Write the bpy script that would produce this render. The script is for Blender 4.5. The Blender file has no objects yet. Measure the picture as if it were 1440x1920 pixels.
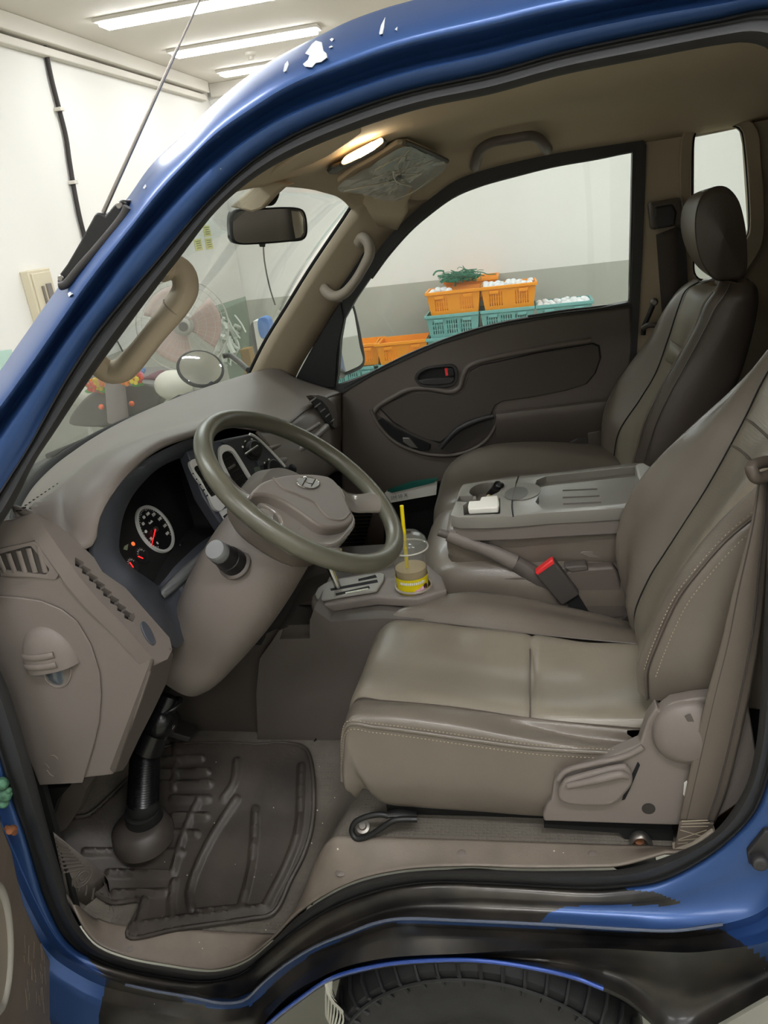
import bpy, bmesh, math, random
from math import sin, cos, radians, pi, sqrt
from mathutils import Vector, Matrix
random.seed(7)
SC = bpy.context.scene
COL = SC.collection

# ------------------------------------------------------------------ camera
FPX = 1440.0
YAW, PIT, ROL = radians(12), radians(21.5), radians(7.2)
CO = Vector((0, -0.95, 1.65))
CF = Vector((-sin(YAW)*cos(PIT), cos(YAW)*cos(PIT), -sin(PIT)))
_r0 = Vector((cos(YAW), sin(YAW), 0)); _u0 = _r0.cross(CF)
CR = _r0*cos(ROL) - _u0*sin(ROL)
CU = _u0*cos(ROL) + _r0*sin(ROL)
cd = bpy.data.cameras.new('camera'); cam = bpy.data.objects.new('camera', cd); COL.objects.link(cam)
cd.sensor_fit = 'VERTICAL'; cd.sensor_height = 24.0; cd.lens = 24.0*FPX/1920.0
cd.clip_start = 0.02; cd.clip_end = 100
cam.matrix_world = Matrix(((CR.x, CU.x, -CF.x, CO.x), (CR.y, CU.y, -CF.y, CO.y), (CR.z, CU.z, -CF.z, CO.z), (0, 0, 0, 1)))
SC.camera = cam
# ------------------------------------------------------------------ world and exposure
w = bpy.data.worlds.new('world'); SC.world = w; w.use_nodes = True
w.node_tree.nodes['Background'].inputs[0].default_value = (0.9, 0.95, 1, 1)
w.node_tree.nodes['Background'].inputs[1].default_value = 0.25
SC.view_settings.view_transform = 'Standard'; SC.view_settings.look = 'None'
SC.view_settings.gamma = 1; SC.view_settings.use_curve_mapping = False
SC.view_settings.exposure = 0.0
LAMP_POWER = 25.0; LAMP_FAR = 54.0; LAMP_NEAR = 56.0
SC.cycles.max_bounces = 10; SC.cycles.diffuse_bounces = 5; SC.cycles.transparent_max_bounces = 16
SC.cycles.caustics_reflective = False; SC.cycles.caustics_refractive = False
SC.cycles.sample_clamp_indirect = 4

# ------------------------------------------------------------------ points seen along a line of sight, at a given plane
def ray(px, py): return CF + CR*((px-720)/FPX) - CU*((py-960)/FPX)
def X(px, py, v): d = ray(px, py); return CO + d*((v-CO.x)/d.x)
def Y(px, py, v): d = ray(px, py); return CO + d*((v-CO.y)/d.y)
def Z(px, py, v): d = ray(px, py); return CO + d*((v-CO.z)/d.z)
def V(*a): return Vector(a)
class Plane:
    def __init__(s, p, n): s.p = Vector(p); s.n = Vector(n).normalized()
    @classmethod
    def of(c, a, b, d):
        n = (b-a).cross(d-a).normalized()
        if n.dot(a-CO) > 0: n = -n          # towards the viewer's side
        return c(a, n)
    def at(s, px, py, off=0.0):
        d = ray(px, py); t = (s.p+s.n*off-CO).dot(s.n)/d.dot(s.n); return CO+d*t

# ------------------------------------------------------------------ materials
def lin(c): return c/12.92 if c <= 0.04045 else ((c+0.055)/1.055)**2.4
def rgb(r, g, b): return (lin(r/255), lin(g/255), lin(b/255), 1)
MATS = {}
def mat(name, col, rough=0.5, metal=0, bump=0, bscale=400, coat=0, spec=0.5, trans=0, emit=0, ior=1.45, alpha=1, mott=0, mscale=30, sheen=0):
    m = bpy.data.materials.new(name); m.use_nodes = True; nt = m.node_tree; b = nt.nodes['Principled BSDF']
    b.inputs['Base Color'].default_value = col; b.inputs['Roughness'].default_value = rough
    b.inputs['Metallic'].default_value = metal; b.inputs['Coat Weight'].default_value = coat
    b.inputs['Specular IOR Level'].default_value = spec; b.inputs['Transmission Weight'].default_value = trans
    b.inputs['IOR'].default_value = ior; b.inputs['Alpha'].default_value = alpha; b.inputs['Coat Roughness'].default_value = 0.06
    b.inputs['Sheen Weight'].default_value = sheen
    if emit: b.inputs['Emission Color'].default_value = col; b.inputs['Emission Strength'].default_value = emit
    if mott:
        tc = nt.nodes.new('ShaderNodeTexCoord'); n = nt.nodes.new('ShaderNodeTexNoise'); n.inputs['Scale'].default_value = mscale; n.inputs['Detail'].default_value = 6
        r = nt.nodes.new('ShaderNodeMapRange'); r.inputs['From Min'].default_value = 0.3; r.inputs['From Max'].default_value = 0.7
        r.inputs['To Min'].default_value = 1-mott; r.inputs['To Max'].default_value = 1+mott
        mx = nt.nodes.new('ShaderNodeVectorMath'); mx.operation = 'SCALE'; mx.inputs[0].default_value = col[:3]
        nt.links.new(tc.outputs['Object'], n.inputs['Vector']); nt.links.new(n.outputs['Fac'], r.inputs['Value']); nt.links.new(r.outputs['Result'], mx.inputs['Scale'])
        nt.links.new(mx.outputs['Vector'], b.inputs['Base Color'])
    if bump:
        tc = nt.nodes.new('ShaderNodeTexCoord'); n = nt.nodes.new('ShaderNodeTexNoise'); n.inputs['Scale'].default_value = bscale; n.inputs['Detail'].default_value = 3
        bu = nt.nodes.new('ShaderNodeBump'); bu.inputs['Strength'].default_value = bump; bu.inputs['Distance'].default_value = 0.001
        nt.links.new(tc.outputs['Object'], n.inputs['Vector']); nt.links.new(n.outputs['Fac'], bu.inputs['Height']); nt.links.new(bu.outputs['Normal'], b.inputs['Normal'])
    MATS[name] = m
    return m
PL = mat('taupe_plastic', rgb(112, 104, 98), .5, bump=.35, bscale=700)
PLD = mat('dark_taupe_plastic', rgb(84, 77, 72), .5, bump=.35, bscale=700)
PLT = mat('light_taupe_plastic', rgb(143, 133, 120), .5, bump=.25, bscale=700)
DOORPL = mat('door_taupe_plastic', rgb(92, 83, 77), .5, bump=.4, bscale=600)
CLOTH = mat('door_cloth', rgb(74, 68, 63), .9, bump=.7, bscale=1200)
LEA = mat('taupe_leather', rgb(104, 96, 87), .32, bump=.3, bscale=500, mott=.06, mscale=9, coat=.08)
LEAD = mat('dark_taupe_leather', rgb(82, 74, 68), .36, bump=.35, bscale=500)
HEAD = mat('beige_headliner', rgb(202, 186, 160), .95, bump=.6, bscale=900)
TRIM = mat('beige_pillar_trim', rgb(174, 160, 138), .6, bump=.3, bscale=700)
BLK = mat('black_plastic', rgb(22, 22, 23), .4)
BLKM = mat('matte_black', rgb(14, 14, 14), .8)
VOID = mat('black_recess', rgb(16, 15, 14), .9)
RUB = mat('black_rubber_seal', rgb(50, 50, 50), .55, bump=.2, bscale=300)
RUBT = mat('tyre_rubber', rgb(38, 38, 40), .6, mott=.25, mscale=25, bump=.3, bscale=150)
BEZ = mat('blue_grey_plastic', rgb(66, 69, 76), .42, bump=.3, bscale=700)
BEZL = mat('grey_bezel_lip', rgb(110, 112, 112), .4)
SIL = mat('silver_plastic', rgb(216, 216, 212), .32, metal=.1)
SILP = mat('silver_grey_plastic', rgb(128, 124, 117), .38, metal=.15, bump=.1)
CHR = mat('chrome', rgb(225, 225, 222), .12, metal=1)
STEEL = mat('dull_steel', rgb(140, 135, 130), .4, metal=.9)
RIM = mat('worn_wheel_rim_skin', rgb(84, 82, 70), .28, bump=.15, bscale=900, mott=.12, mscale=12)
PAD = mat('wheel_pad_plastic', rgb(104, 96, 89), .42, bump=.3, bscale=700)
REDB = mat('red_button', rgb(222, 50, 52), .4)
REDN = mat('red_needle', rgb(255, 40, 40), .4, emit=1.2)
ORL = mat('orange_indicator', rgb(255, 120, 60), .4, emit=.8)
WHITE = mat('white_plastic', rgb(232, 230, 224), .4)
PAPER = mat('white_paper', rgb(226, 222, 212), .8)
MIRR = mat('mirror_glass', (.92, .92, .92, 1), .02, metal=1)
YEL = mat('yellow_straw_plastic', rgb(240, 215, 10), .35)
CREAM = mat('cream_metal', rgb(205, 196, 172), .5)
GREEN = mat('green_net_twine', rgb(20, 105, 78), .7)
ORG = mat('orange_crate_plastic', rgb(238, 150, 20), .4)
TEAL = mat('teal_crate_plastic', rgb(112, 168, 165), .4)
BALL = mat('white_ball', rgb(228, 230, 232), .6)
RUST = mat('rusty_metal', rgb(120, 74, 45), .8, mott=.5, mscale=60)
WEB = mat('seat_belt_webbing', rgb(98, 89, 80), .75, bump=.5, bscale=1500)
WEBD = mat('dark_belt_webbing', rgb(66, 60, 56), .8, bump=.5, bscale=1500)
THREAD = mat('pale_thread', rgb(160, 148, 128), .8)
CABLE = mat('dark_cable', rgb(48, 44, 42), .6)
def glass_mat(name, tint=(1, 1, 1, 1), dirt=.0, refl=.06):
    m = bpy.data.materials.new(name); m.use_nodes = True; nt = m.node_tree; nt.nodes.clear()
    o = nt.nodes.new('ShaderNodeOutputMaterial'); t = nt.nodes.new('ShaderNodeBsdfTransparent'); t.inputs[0].default_value = tint
    g = nt.nodes.new('ShaderNodeBsdfGlossy'); g.inputs['Roughness'].default_value = .02
    d = nt.nodes.new('ShaderNodeBsdfDiffuse'); d.inputs[0].default_value = (.75, .75, .72, 1)
    lw = nt.nodes.new('ShaderNodeLayerWeight'); pw = nt.nodes.new('ShaderNodeMath'); pw.operation = 'POWER'; pw.inputs[1].default_value = 4
    fr = nt.nodes.new('ShaderNodeMath'); fr.operation = 'MULTIPLY_ADD'; fr.inputs[1].default_value = .5; fr.inputs[2].default_value = refl*.5
    nt.links.new(lw.outputs['Facing'], pw.inputs[0]); nt.links.new(pw.outputs[0], fr.inputs[0])
    m1 = nt.nodes.new('ShaderNodeMixShader'); m2 = nt.nodes.new('ShaderNodeMixShader'); m2.inputs[0].default_value = dirt
    nt.links.new(fr.outputs[0], m1.inputs[0]); nt.links.new(t.outputs[0], m1.inputs[1]); nt.links.new(g.outputs[0], m1.inputs[2])
    nt.links.new(m1.outputs[0], m2.inputs[1]); nt.links.new(d.outputs[0], m2.inputs[2]); nt.links.new(m2.outputs[0], o.inputs[0])
    return m
GLASS = glass_mat('window_glass', (.93, .96, .95, 1), .04)
GLASSW = glass_mat('hazy_windscreen_glass', (.93, .96, .95, 1), .07)
CLEARP = glass_mat('clear_plastic', (.93, .93, .92, 1), .05)
FILM = glass_mat('crinkled_clear_film', (.92, .92, .9, 1), .5, .2)

# ------------------------------------------------------------------ mesh makers: each returns (verts, faces)
def crom(pts, n, closed=False):
    """n points at even spacing along a smooth curve through pts"""
    P = [Vector(p) for p in pts]; m = len(P)
    if m == 2:
        return [P[0].lerp(P[1], i/(n-1)) for i in range(n)]
    dense = []
    segs = m if closed else m-1
    for i in range(segs):
        p1, p2 = P[i], P[(i+1) % m]
        p0 = P[i-1] if (closed or i > 0) else p1*2-p2
        p3 = P[(i+2) % m] if (closed or i+2 < m) else p2*2-p1
        t1 = (p1-p0).length**.5 or 1e-6; t2 = (p2-p1).length**.5 or 1e-6; t3 = (p3-p2).length**.5 or 1e-6
        for k in range(12):
            t = t1+t2*k/12; a, b, c, d = 0, t1, t1+t2, t1+t2+t3
            A1 = p0*((b-t)/(b-a))+p1*((t-a)/(b-a)); A2 = p1*((c-t)/(c-b))+p2*((t-b)/(c-b)); A3 = p2*((d-t)/(d-c))+p3*((t-c)/(d-c))
            B1 = A1*((c-t)/(c-a))+A2*((t-a)/(c-a)); B2 = A2*((d-t)/(d-b))+A3*((t-b)/(d-b))
            dense.append(B1*((c-t)/(c-b))+B2*((t-b)/(c-b)))
    dense.append(P[0] if closed else P[-1])
    L = [0]
    for i in range(1, len(dense)): L.append(L[-1]+(dense[i]-dense[i-1]).length)
    out = []; j = 0; cnt = n if closed else n-1
    for i in range(n):
        s = L[-1]*i/cnt
        while j < len(L)-2 and L[j+1] < s: j += 1
        d = L[j+1]-L[j]; out.append(dense[j].lerp(dense[j+1], (s-L[j])/d if d > 1e-9 else 0))
    return out
def polyres(pts, n):
    """n points at even spacing along straight segments"""
    L = [0]
    for i in range(1, len(pts)): L.append(L[-1]+(pts[i]-pts[i-1]).length)
    out = []; j = 0
    for i in range(n):
        s = L[-1]*i/(n-1)
        while j < len(L)-2 and L[j+1] < s: j += 1
        d = L[j+1]-L[j]; out.append(pts[j].lerp(pts[j+1], (s-L[j])/d if d > 1e-9 else 0))
    return out
def loft(rows, nu=24, nv=0, smooth=True, closed=False, cap=False):
    """surface through rows of points; nv>0 also smooths across the rows"""
    R = [(crom(r, nu, closed) if smooth else polyres([Vector(p) for p in r], nu)) for r in rows]
    if nv:
        cols = [crom([r[i] for r in R], nv) for i in range(nu)]
        R = [[c[j] for c in cols] for j in range(nv)]
    Vs = [p for r in R for p in r]; F = []; m = len(R)
    for j in range(m-1):
        for i in range(nu if closed else nu-1):
            a = j*nu+i; b = j*nu+(i+1) % nu; F.append((a, b, b+nu, a+nu))
    if cap and closed:
        F.append(tuple(range(nu))); F.append(tuple(reversed(range((m-1)*nu, m*nu))))
    return Vs, F
def prism(pts, d, smooth=0):
    """polygon pts pushed along the vector d"""
    P = crom(pts, smooth, True) if smooth else [Vector(p) for p in pts]
    n = len(P); Vs = P+[p+d for p in P]
    F = [tuple(range(n)), tuple(reversed(range(n, 2*n)))]+[(i, (i+1) % n, (i+1) % n+n, i+n) for i in range(n)]
    return Vs, F
def pprism(pl, px, t, off=0, smooth=0):
    """outline px on the plane pl, from off to off+t along its normal"""
    return prism([pl.at(a, b, off) for a, b in px], pl.n*t, smooth)
def ring(outer, inner, d, n=0, smooth=True):
    """flat ring between two outlines pushed along d"""
    if n:
        outer = crom(outer, n, True) if smooth else polyres([Vector(p) for p in outer]+[Vector(outer[0])], n+1)[:-1]
        inner = crom(inner, n, True) if smooth else polyres([Vector(p) for p in inner]+[Vector(inner[0])], n+1)[:-1]
    n = len(outer); Vs = list(outer)+list(inner)+[p+d for p in outer]+[p+d for p in inner]; F = []
    for i in range(n):
        j = (i+1) % n
        F += [(i, j, j+n, i+n), (i+2*n, i+3*n, j+3*n, j+2*n), (i, i+2*n, j+2*n, j), (i+n, j+n, j+3*n, i+3*n)]
    return Vs, F
def tube(pts, r, n=12, res=0, closed=False, caps=True, flat=None):
    """round bar through pts; r one radius or one per point; flat=(axis vector, factor) squashes it"""
    P = [Vector(p) for p in pts]; R = list(r) if isinstance(r, (list, tuple)) else [r]*len(P)
    if res:
        Q = crom(P, res, closed); m = len(P)
        R = [R[min(int(i/(res-1)*(m-1)), m-1)]*(1-((i/(res-1)*(m-1)) % 1)) + R[min(int(i/(res-1)*(m-1))+1, m-1)]*((i/(res-1)*(m-1)) % 1) for i in range(res)]
        P = Q
    m = len(P); Vs = []; F = []; up = None
    for i, p in enumerate(P):
        t = (P[(i+1) % m]-P[i-1]) if closed else (P[min(i+1, m-1)]-P[max(i-1, 0)])
        t.normalize()
        if up is None:
            up = t.orthogonal().normalized()
            if flat: up = (flat[0]-t*flat[0].dot(t)).normalized()
        up = (up-t*up.dot(t)).normalized()
        if flat: up = (flat[0]-t*flat[0].dot(t)).normalized()
        s = t.cross(up); f = flat[1] if flat else 1
        for k in range(n):
            a = 2*pi*k/n; Vs.append(p+(up*cos(a)*f+s*sin(a))*R[i])
    for i in range(m if closed else m-1):
        for k in range(n):
            a = i*n+k; b = i*n+(k+1) % n; c = ((i+1) % m)*n+(k+1) % n; d = ((i+1) % m)*n+k; F.append((a, b, c, d))
    if caps and not closed: F += [tuple(reversed(range(n))), tuple(range((m-1)*n, m*n))]
    return Vs, F
def lathe(c, axis, prof, n=32, up=None, squash=1):
    """prof: list of (radius, height along axis)"""
    ax = Vector(axis).normalized(); u = (Vector(up)-ax*Vector(up).dot(ax)).normalized() if up else ax.orthogonal().normalized(); v = ax.cross(u)
    Vs = []; F = []; c = Vector(c)
    for r, h in prof:
        for k in range(n):
            a = 2*pi*k/n; Vs.append(c+ax*h+(u*cos(a)+v*sin(a)*squash)*max(r, 1e-5))
    for j in range(len(prof)-1):
        for k in range(n):
            a = j*n+k; b = j*n+(k+1) % n; F.append((a, b, b+n, a+n))
    F += [tuple(reversed(range(n))), tuple(range((len(prof)-1)*n, len(prof)*n))]
    return Vs, F
def box(c, s, ax=None):
    c = Vector(c); A = ax or (V(1, 0, 0), V(0, 1, 0), V(0, 0, 1)); Vs = []
    for i in (-.5, .5):
        for j in (-.5, .5):
            for k in (-.5, .5): Vs.append(c+A[0]*(s[0]*i)+A[1]*(s[1]*j)+A[2]*(s[2]*k))
    return Vs, [(0, 1, 3, 2), (4, 6, 7, 5), (0, 4, 5, 1), (2, 3, 7, 6), (0, 2, 6, 4), (1, 5, 7, 3)]
def ball(c, r, n=16, s=(1, 1, 1)):
    Vs = []; F = []; m = n//2; c = Vector(c)
    for j in range(m+1):
        t = pi*j/m
        for k in range(n):
            a = 2*pi*k/n; Vs.append(c+V(r*s[0]*max(sin(t), 1e-4)*cos(a), r*s[1]*max(sin(t), 1e-4)*sin(a), r*s[2]*cos(t)))
    for j in range(m):
        for k in range(n): a = j*n+k; b = j*n+(k+1) % n; F.append((a, a+n, b+n, b))
    return Vs, F
def join(*gs):
    Vs = []; F = []
    for v, f in gs:
        o = len(Vs); Vs += v; F += [tuple(i+o for i in q) for q in f]
    return Vs, F
def text(s, pos, right, up, size, depth=.0006):
    """letters as a mesh: pos is the middle of the line"""
    cu = bpy.data.curves.new('t', 'FONT'); cu.body = s; cu.size = size; cu.extrude = depth; cu.align_x = 'CENTER'; cu.align_y = 'CENTER'; cu.resolution_u = 2
    o = bpy.data.objects.new('t', cu); COL.objects.link(o); dg = bpy.context.evaluated_depsgraph_get(); dg.update()
    me = bpy.data.meshes.new_from_object(o.evaluated_get(dg))
    r = Vector(right).normalized(); u = Vector(up).normalized(); nn = r.cross(u); pos = Vector(pos)
    Vs = [pos+r*v.co.x+u*v.co.y+nn*v.co.z for v in me.vertices]; F = [tuple(p.vertices) for p in me.polygons]
    bpy.data.objects.remove(o); bpy.data.curves.remove(cu); bpy.data.meshes.remove(me)
    return Vs, F
# ------------------------------------------------------------------ objects
def mesh_obj(name, g, m, origin, bevel=0, solid=0, sub=0, ang=38, seg=2, soff=-1):
    Vs, F = g
    bm = bmesh.new(); vs = [bm.verts.new(v-origin) for v in Vs]
    for f in F:
        try: bm.faces.new([vs[i] for i in f])
        except ValueError: pass
    bmesh.ops.remove_doubles(bm, verts=bm.verts, dist=1e-5)
    bmesh.ops.recalc_face_normals(bm, faces=bm.faces)
    me = bpy.data.meshes.new(name); bm.to_mesh(me); bm.free()
    for p in me.polygons: p.use_smooth = True
    me.set_sharp_from_angle(angle=radians(ang))
    me.materials.append(m)
    o = bpy.data.objects.new(name, me); COL.objects.link(o)
    if solid:
        s = o.modifiers.new('s', 'SOLIDIFY'); s.thickness = solid; s.offset = soff; s.use_even_offset = False
    if sub:
        s = o.modifiers.new('u', 'SUBSURF'); s.levels = sub; s.render_levels = sub
    if bevel:
        s = o.modifiers.new('b', 'BEVEL'); s.width = bevel; s.segments = seg; s.limit_method = 'ANGLE'; s.angle_limit = radians(35)
    return o
def bake(o):
    dg = bpy.context.evaluated_depsgraph_get(); dg.update()
    me = bpy.data.meshes.new_from_object(o.evaluated_get(dg)); me.name = o.name
    o.modifiers.clear(); o.data = me
class Thing:
    def __init__(s, name, label, cat, loc, group=None):
        s.o = bpy.data.objects.new(name, None); s.o.empty_display_size = .05; COL.objects.link(s.o)
        s.loc = Vector(loc); s.o.location = s.loc; s.o['label'] = label; s.o['category'] = cat
        if group: s.o['group'] = group
    def add(s, name, g, m, parent=None, label=None, cuts=None, **k):
        o = mesh_obj(name, g, m, s.loc, **k)
        if cuts:
            for c in cuts:
                co = mesh_obj('cutter', c, m, s.loc)
                b = o.modifiers.new('c', 'BOOLEAN'); b.operation = 'DIFFERENCE'; b.object = co; b.solver = 'EXACT'
                # the cut comes before any rounding of edges
                while o.modifiers.find(b.name) > 0 and o.modifiers[o.modifiers.find(b.name)-1].type == 'BEVEL':
                    o.modifiers.move(o.modifiers.find(b.name), o.modifiers.find(b.name)-1)
                bake_later.append((o, co))
            dg = bpy.context.evaluated_depsgraph_get(); dg.update()
            bake(o)
            for oo, co in bake_later: bpy.data.objects.remove(co)
            bake_later.clear()
            for p in o.data.polygons: p.use_smooth = True
            o.data.set_sharp_from_angle(angle=radians(35))
        o.parent = parent or s.o
        if label: o['label'] = label
        return o
bake_later = []
def single(name, g, m, label, cat, group=None, **k):
    c = sum(g[0], Vector((0, 0, 0)))/len(g[0]); c.z = min(v.z for v in g[0])
    o = mesh_obj(name, g, m, c, **k); o.location = c; o['label'] = label; o['category'] = cat
    if group: o['group'] = group
    return o
def struct(name, g, m, **k):
    o = mesh_obj(name, g, m, Vector((0, 0, 0)), **k); o['kind'] = 'structure'; return o
def dup(root, loc, label=None, group=None, rot=None):
    r = root.copy(); COL.objects.link(r); r.location = loc
    if label: r['label'] = label
    if group: r['group'] = group
    if rot is not None: r.rotation_euler = rot
    for ch in list(root.children):
        c = ch.copy(); COL.objects.link(c); c.parent = r
        for gch in list(ch.children):
            d = gch.copy(); COL.objects.link(d); d.parent = c
    return r
# ------------------------------------------------------------------ room
def wall_mat(name, white, grey, h):
    m = mat(name, white, .7, bump=.15, bscale=60); nt = m.node_tree; b = nt.nodes['Principled BSDF']
    tc = nt.nodes.new('ShaderNodeNewGeometry'); sp = nt.nodes.new('ShaderNodeSeparateXYZ'); gt = nt.nodes.new('ShaderNodeMath'); gt.operation = 'GREATER_THAN'; gt.inputs[1].default_value = h
    n = nt.nodes.new('ShaderNodeTexNoise'); n.inputs['Scale'].default_value = 1.3; n.inputs['Detail'].default_value = 5
    mr = nt.nodes.new('ShaderNodeMapRange'); mr.inputs['To Min'].default_value = .93; mr.inputs['To Max'].default_value = 1.03
    mx = nt.nodes.new('ShaderNodeMix'); mx.data_type = 'RGBA'; mx.inputs['A'].default_value = grey; mx.inputs['B'].default_value = white
    sc = nt.nodes.new('ShaderNodeVectorMath'); sc.operation = 'SCALE'
    l = nt.links.new; l(tc.outputs['Position'], sp.inputs[0]); l(sp.outputs['Z'], gt.inputs[0]); l(gt.outputs[0], mx.inputs['Factor'])
    l(tc.outputs['Position'], n.inputs['Vector']); l(n.outputs['Fac'], mr.inputs['Value']); l(mx.outputs['Result'], sc.inputs[0]); l(mr.outputs[0], sc.inputs['Scale']); l(sc.outputs[0], b.inputs['Base Color'])
    return m
WALL = wall_mat('painted_wall', rgb(232, 231, 226), rgb(178, 178, 168), .885)
CEIL = mat('ceiling_paint', rgb(222, 217, 208), .8, mott=.02, mscale=2)
CONC = mat('concrete_floor', rgb(168, 166, 152), .45, mott=.12, mscale=3)
LAMPF = mat('lamp_diffuser_far', (.97, .99, 1, 1), .4, emit=LAMP_FAR)
LAMP = mat('lamp_diffuser', (.97, .99, 1, 1), .4, emit=LAMP_POWER)
FZ = -.23; ZC = 2.97; XL = -3.0; XR = 5.0; YF = 7.32; YB = -4.5
struct('floor', box((1, 1.3, FZ-.05), (8.3, 12.2, .1)), CONC)
struct('ceiling', box((1, 1.3, ZC+.05), (8.3, 12.2, .1)), CEIL)
struct('wall_front', box((XL-.05, 1.3, (ZC+FZ)/2), (.1, 12, ZC-FZ)), WALL)
struct('wall_back', box((1, YF+.05, (ZC+FZ)/2), (8.2, .1, ZC-FZ)), WALL)
struct('wall_rear', box((XR+.05, 1.3, (ZC+FZ)/2), (.1, 12, ZC-FZ)), WALL)
struct('wall_near', box((1, YB-.05, (ZC+FZ)/2), (8.2, .1, ZC-FZ)), WALL)
TRIMC = mat('trim_paint', rgb(214, 209, 200), .6)
struct('trim_1', join(box((XL+.05, 1.3, ZC-.05), (.1, 11.6, .10)), box((XL+.03, 1.3, ZC-.14), (.06, 11.6, .05))), TRIMC, bevel=.006)
struct('trim_2', box((1, YF-.04, ZC-.06), (7.9, .08, .12)), TRIMC, bevel=.006)

# fluorescent strip lamps on the ceiling
LAMPN = mat('lamp_diffuser_near', (.98, .99, 1, 1), .4, emit=LAMP_NEAR)
def strip_lamp(x0, x1, y, label, m=None):
    L = Thing('ceiling_light', label, 'ceiling light', ((x0+x1)/2, y, ZC), 'strip lights on the ceiling')
    c = V((x0+x1)/2, y, ZC)
    f = L.add('fixture_frame', box(c+V(0, 0, -.012), (x1-x0+.06, .17, .024)), TRIMC, bevel=.004)
    L.add('diffuser', box(c+V(0, 0, -.036), (x1-x0, .135, .026)), m or LAMP, bevel=.008)
    return L
strip_lamp(-2.58, -1.15, 4.45, 'glowing strip light on the ceiling, cut by the top edge of the photo')
strip_lamp(-2.60, -1.45, 5.62, 'glowing strip light on the ceiling, middle one of three behind the aerial')
strip_lamp(-2.62, -1.30, 6.72, 'glowing strip light on the ceiling partly hidden by the blue pillar')
for i, (a, b, c) in enumerate([(-2.3, -1, 2.4), (-2.3, -1, .2), (-2.3, -1, -2.2), (.2, 1.5, 5.6), (.2, 1.5, 3.3), (-.4, .9, -1.1), (-.4, .9, -3.0), (2.6, 3.9, 5.0), (2.4, 3.7, 2.4), (2.0, 3.3, -.4), (2.0, 3.3, -2.6)]):
    strip_lamp(a, b, c, 'glowing strip light on the ceiling above and behind the truck, outside the picture', LAMPN if c < 1 else LAMPF)
single('smoke_detector', lathe(P0 := V(-2.15, 6.15, ZC), (0, 0, -1), [(.05, 0), (.05, .02), (.035, .03), (.02, .03), (.02, .055), (.001, .055)], 20), TRIMC, 'small round detector on the ceiling between two strip lights', 'smoke detector')
# cable on the wall with its clips
cb = [X(-30, 22, XL+.03), X(20, 32, XL+.03), X(58, 50, XL+.03), X(76, 66, XL+.03), X(84, 90, XL+.02), X(97, 150, XL+.02), X(111, 205, XL+.02), X(124, 258, XL+.02), X(130, 300, XL+.02), X(140, 360, XL+.02), X(150, 410, XL+.02), X(160, 450, XL+.02), X(190, 600, XL+.02)]
CB = Thing('wall_cable', 'dark cable running down the white wall beside the aerial', 'cable', cb[-1])
CB.add('cable', tube(cb[3:], .016, 10, 60), CABLE)
CB.add('cable', tube(cb[:4]+[cb[4]], .009, 8, 30), BLKM)
for px, py in ((111, 205), (137, 342)):
    CB.add('clip', box(X(px, py, XL+.025), (.05, .05, .022)), TRIMC, bevel=.003)
# switch box
sw = X(58, 566, XL)
SB = Thing('switch_box', 'cream metal breaker box with a window on the white wall', 'electrical box', sw)
SB.add('casing', box((XL+.03, 3.60, 1.375), (.06, .235, .34)), CREAM, bevel=.006)
SB.add('cover', box((XL+.065, 3.60, 1.375), (.012, .20, .30)), CREAM, bevel=.004)
SB.add('breaker_switch', box((XL+.075, 3.635, 1.37), (.016, .05, .17)), mat('grey_breaker', rgb(120, 115, 110), .5), bevel=.003)
SB.add('nameplate', box((XL+.075, 3.57, 1.37), (.008, .02, .15)), STEEL)
# notices on the back wall
NOTE = mat('yellow_notice_paper', rgb(214, 208, 120), .8)
INK = mat('dark_ink', rgb(70, 68, 40), .9)
notes = [(372, 459, 'yellow notice on the wall under the mirror, beside another of its kind'), (392, 457, 'yellow notice on the wall behind the windscreen, closest to the mirror'), (388, 433, 'small yellow notice above the other two, half hidden by the pillar')]
for i, (px, py, lb) in enumerate(notes):
    c = X(px, py, XL+.004)
    N = Thing('notice', lb, 'notice', c, 'yellow notices on the wall')
    N.add('sheet', box(c, (.003, .17, .10)), NOTE)
    N.add('print', join(*[box(c+V(.003, 0, .032-.02*k), (.001, .12-.02*(k % 2), .006)) for k in range(4)]), INK)
# thin hanging wire seen through the windscreen
single('hanging_wire', tube([Y(484, 400, 5.0), Y(492, 440, 5.0), Y(496, 490, 5.0), Y(506, 540, 5.0), Y(516, 572, 5.0)], .006, 8, 30), CABLE, 'thin wire hanging in front of the wall below the inside mirror', 'wire')
single('hanging_wire', tube([X(190, 600, XL+.015), X(220, 640, XL+.015), X(236, 672, XL+.015), X(250, 705, XL+.015), X(262, 730, XL+.015)], .006, 8, 30), CABLE, 'thin wire behind the curved grab handle near the flowers', 'wire')

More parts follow.
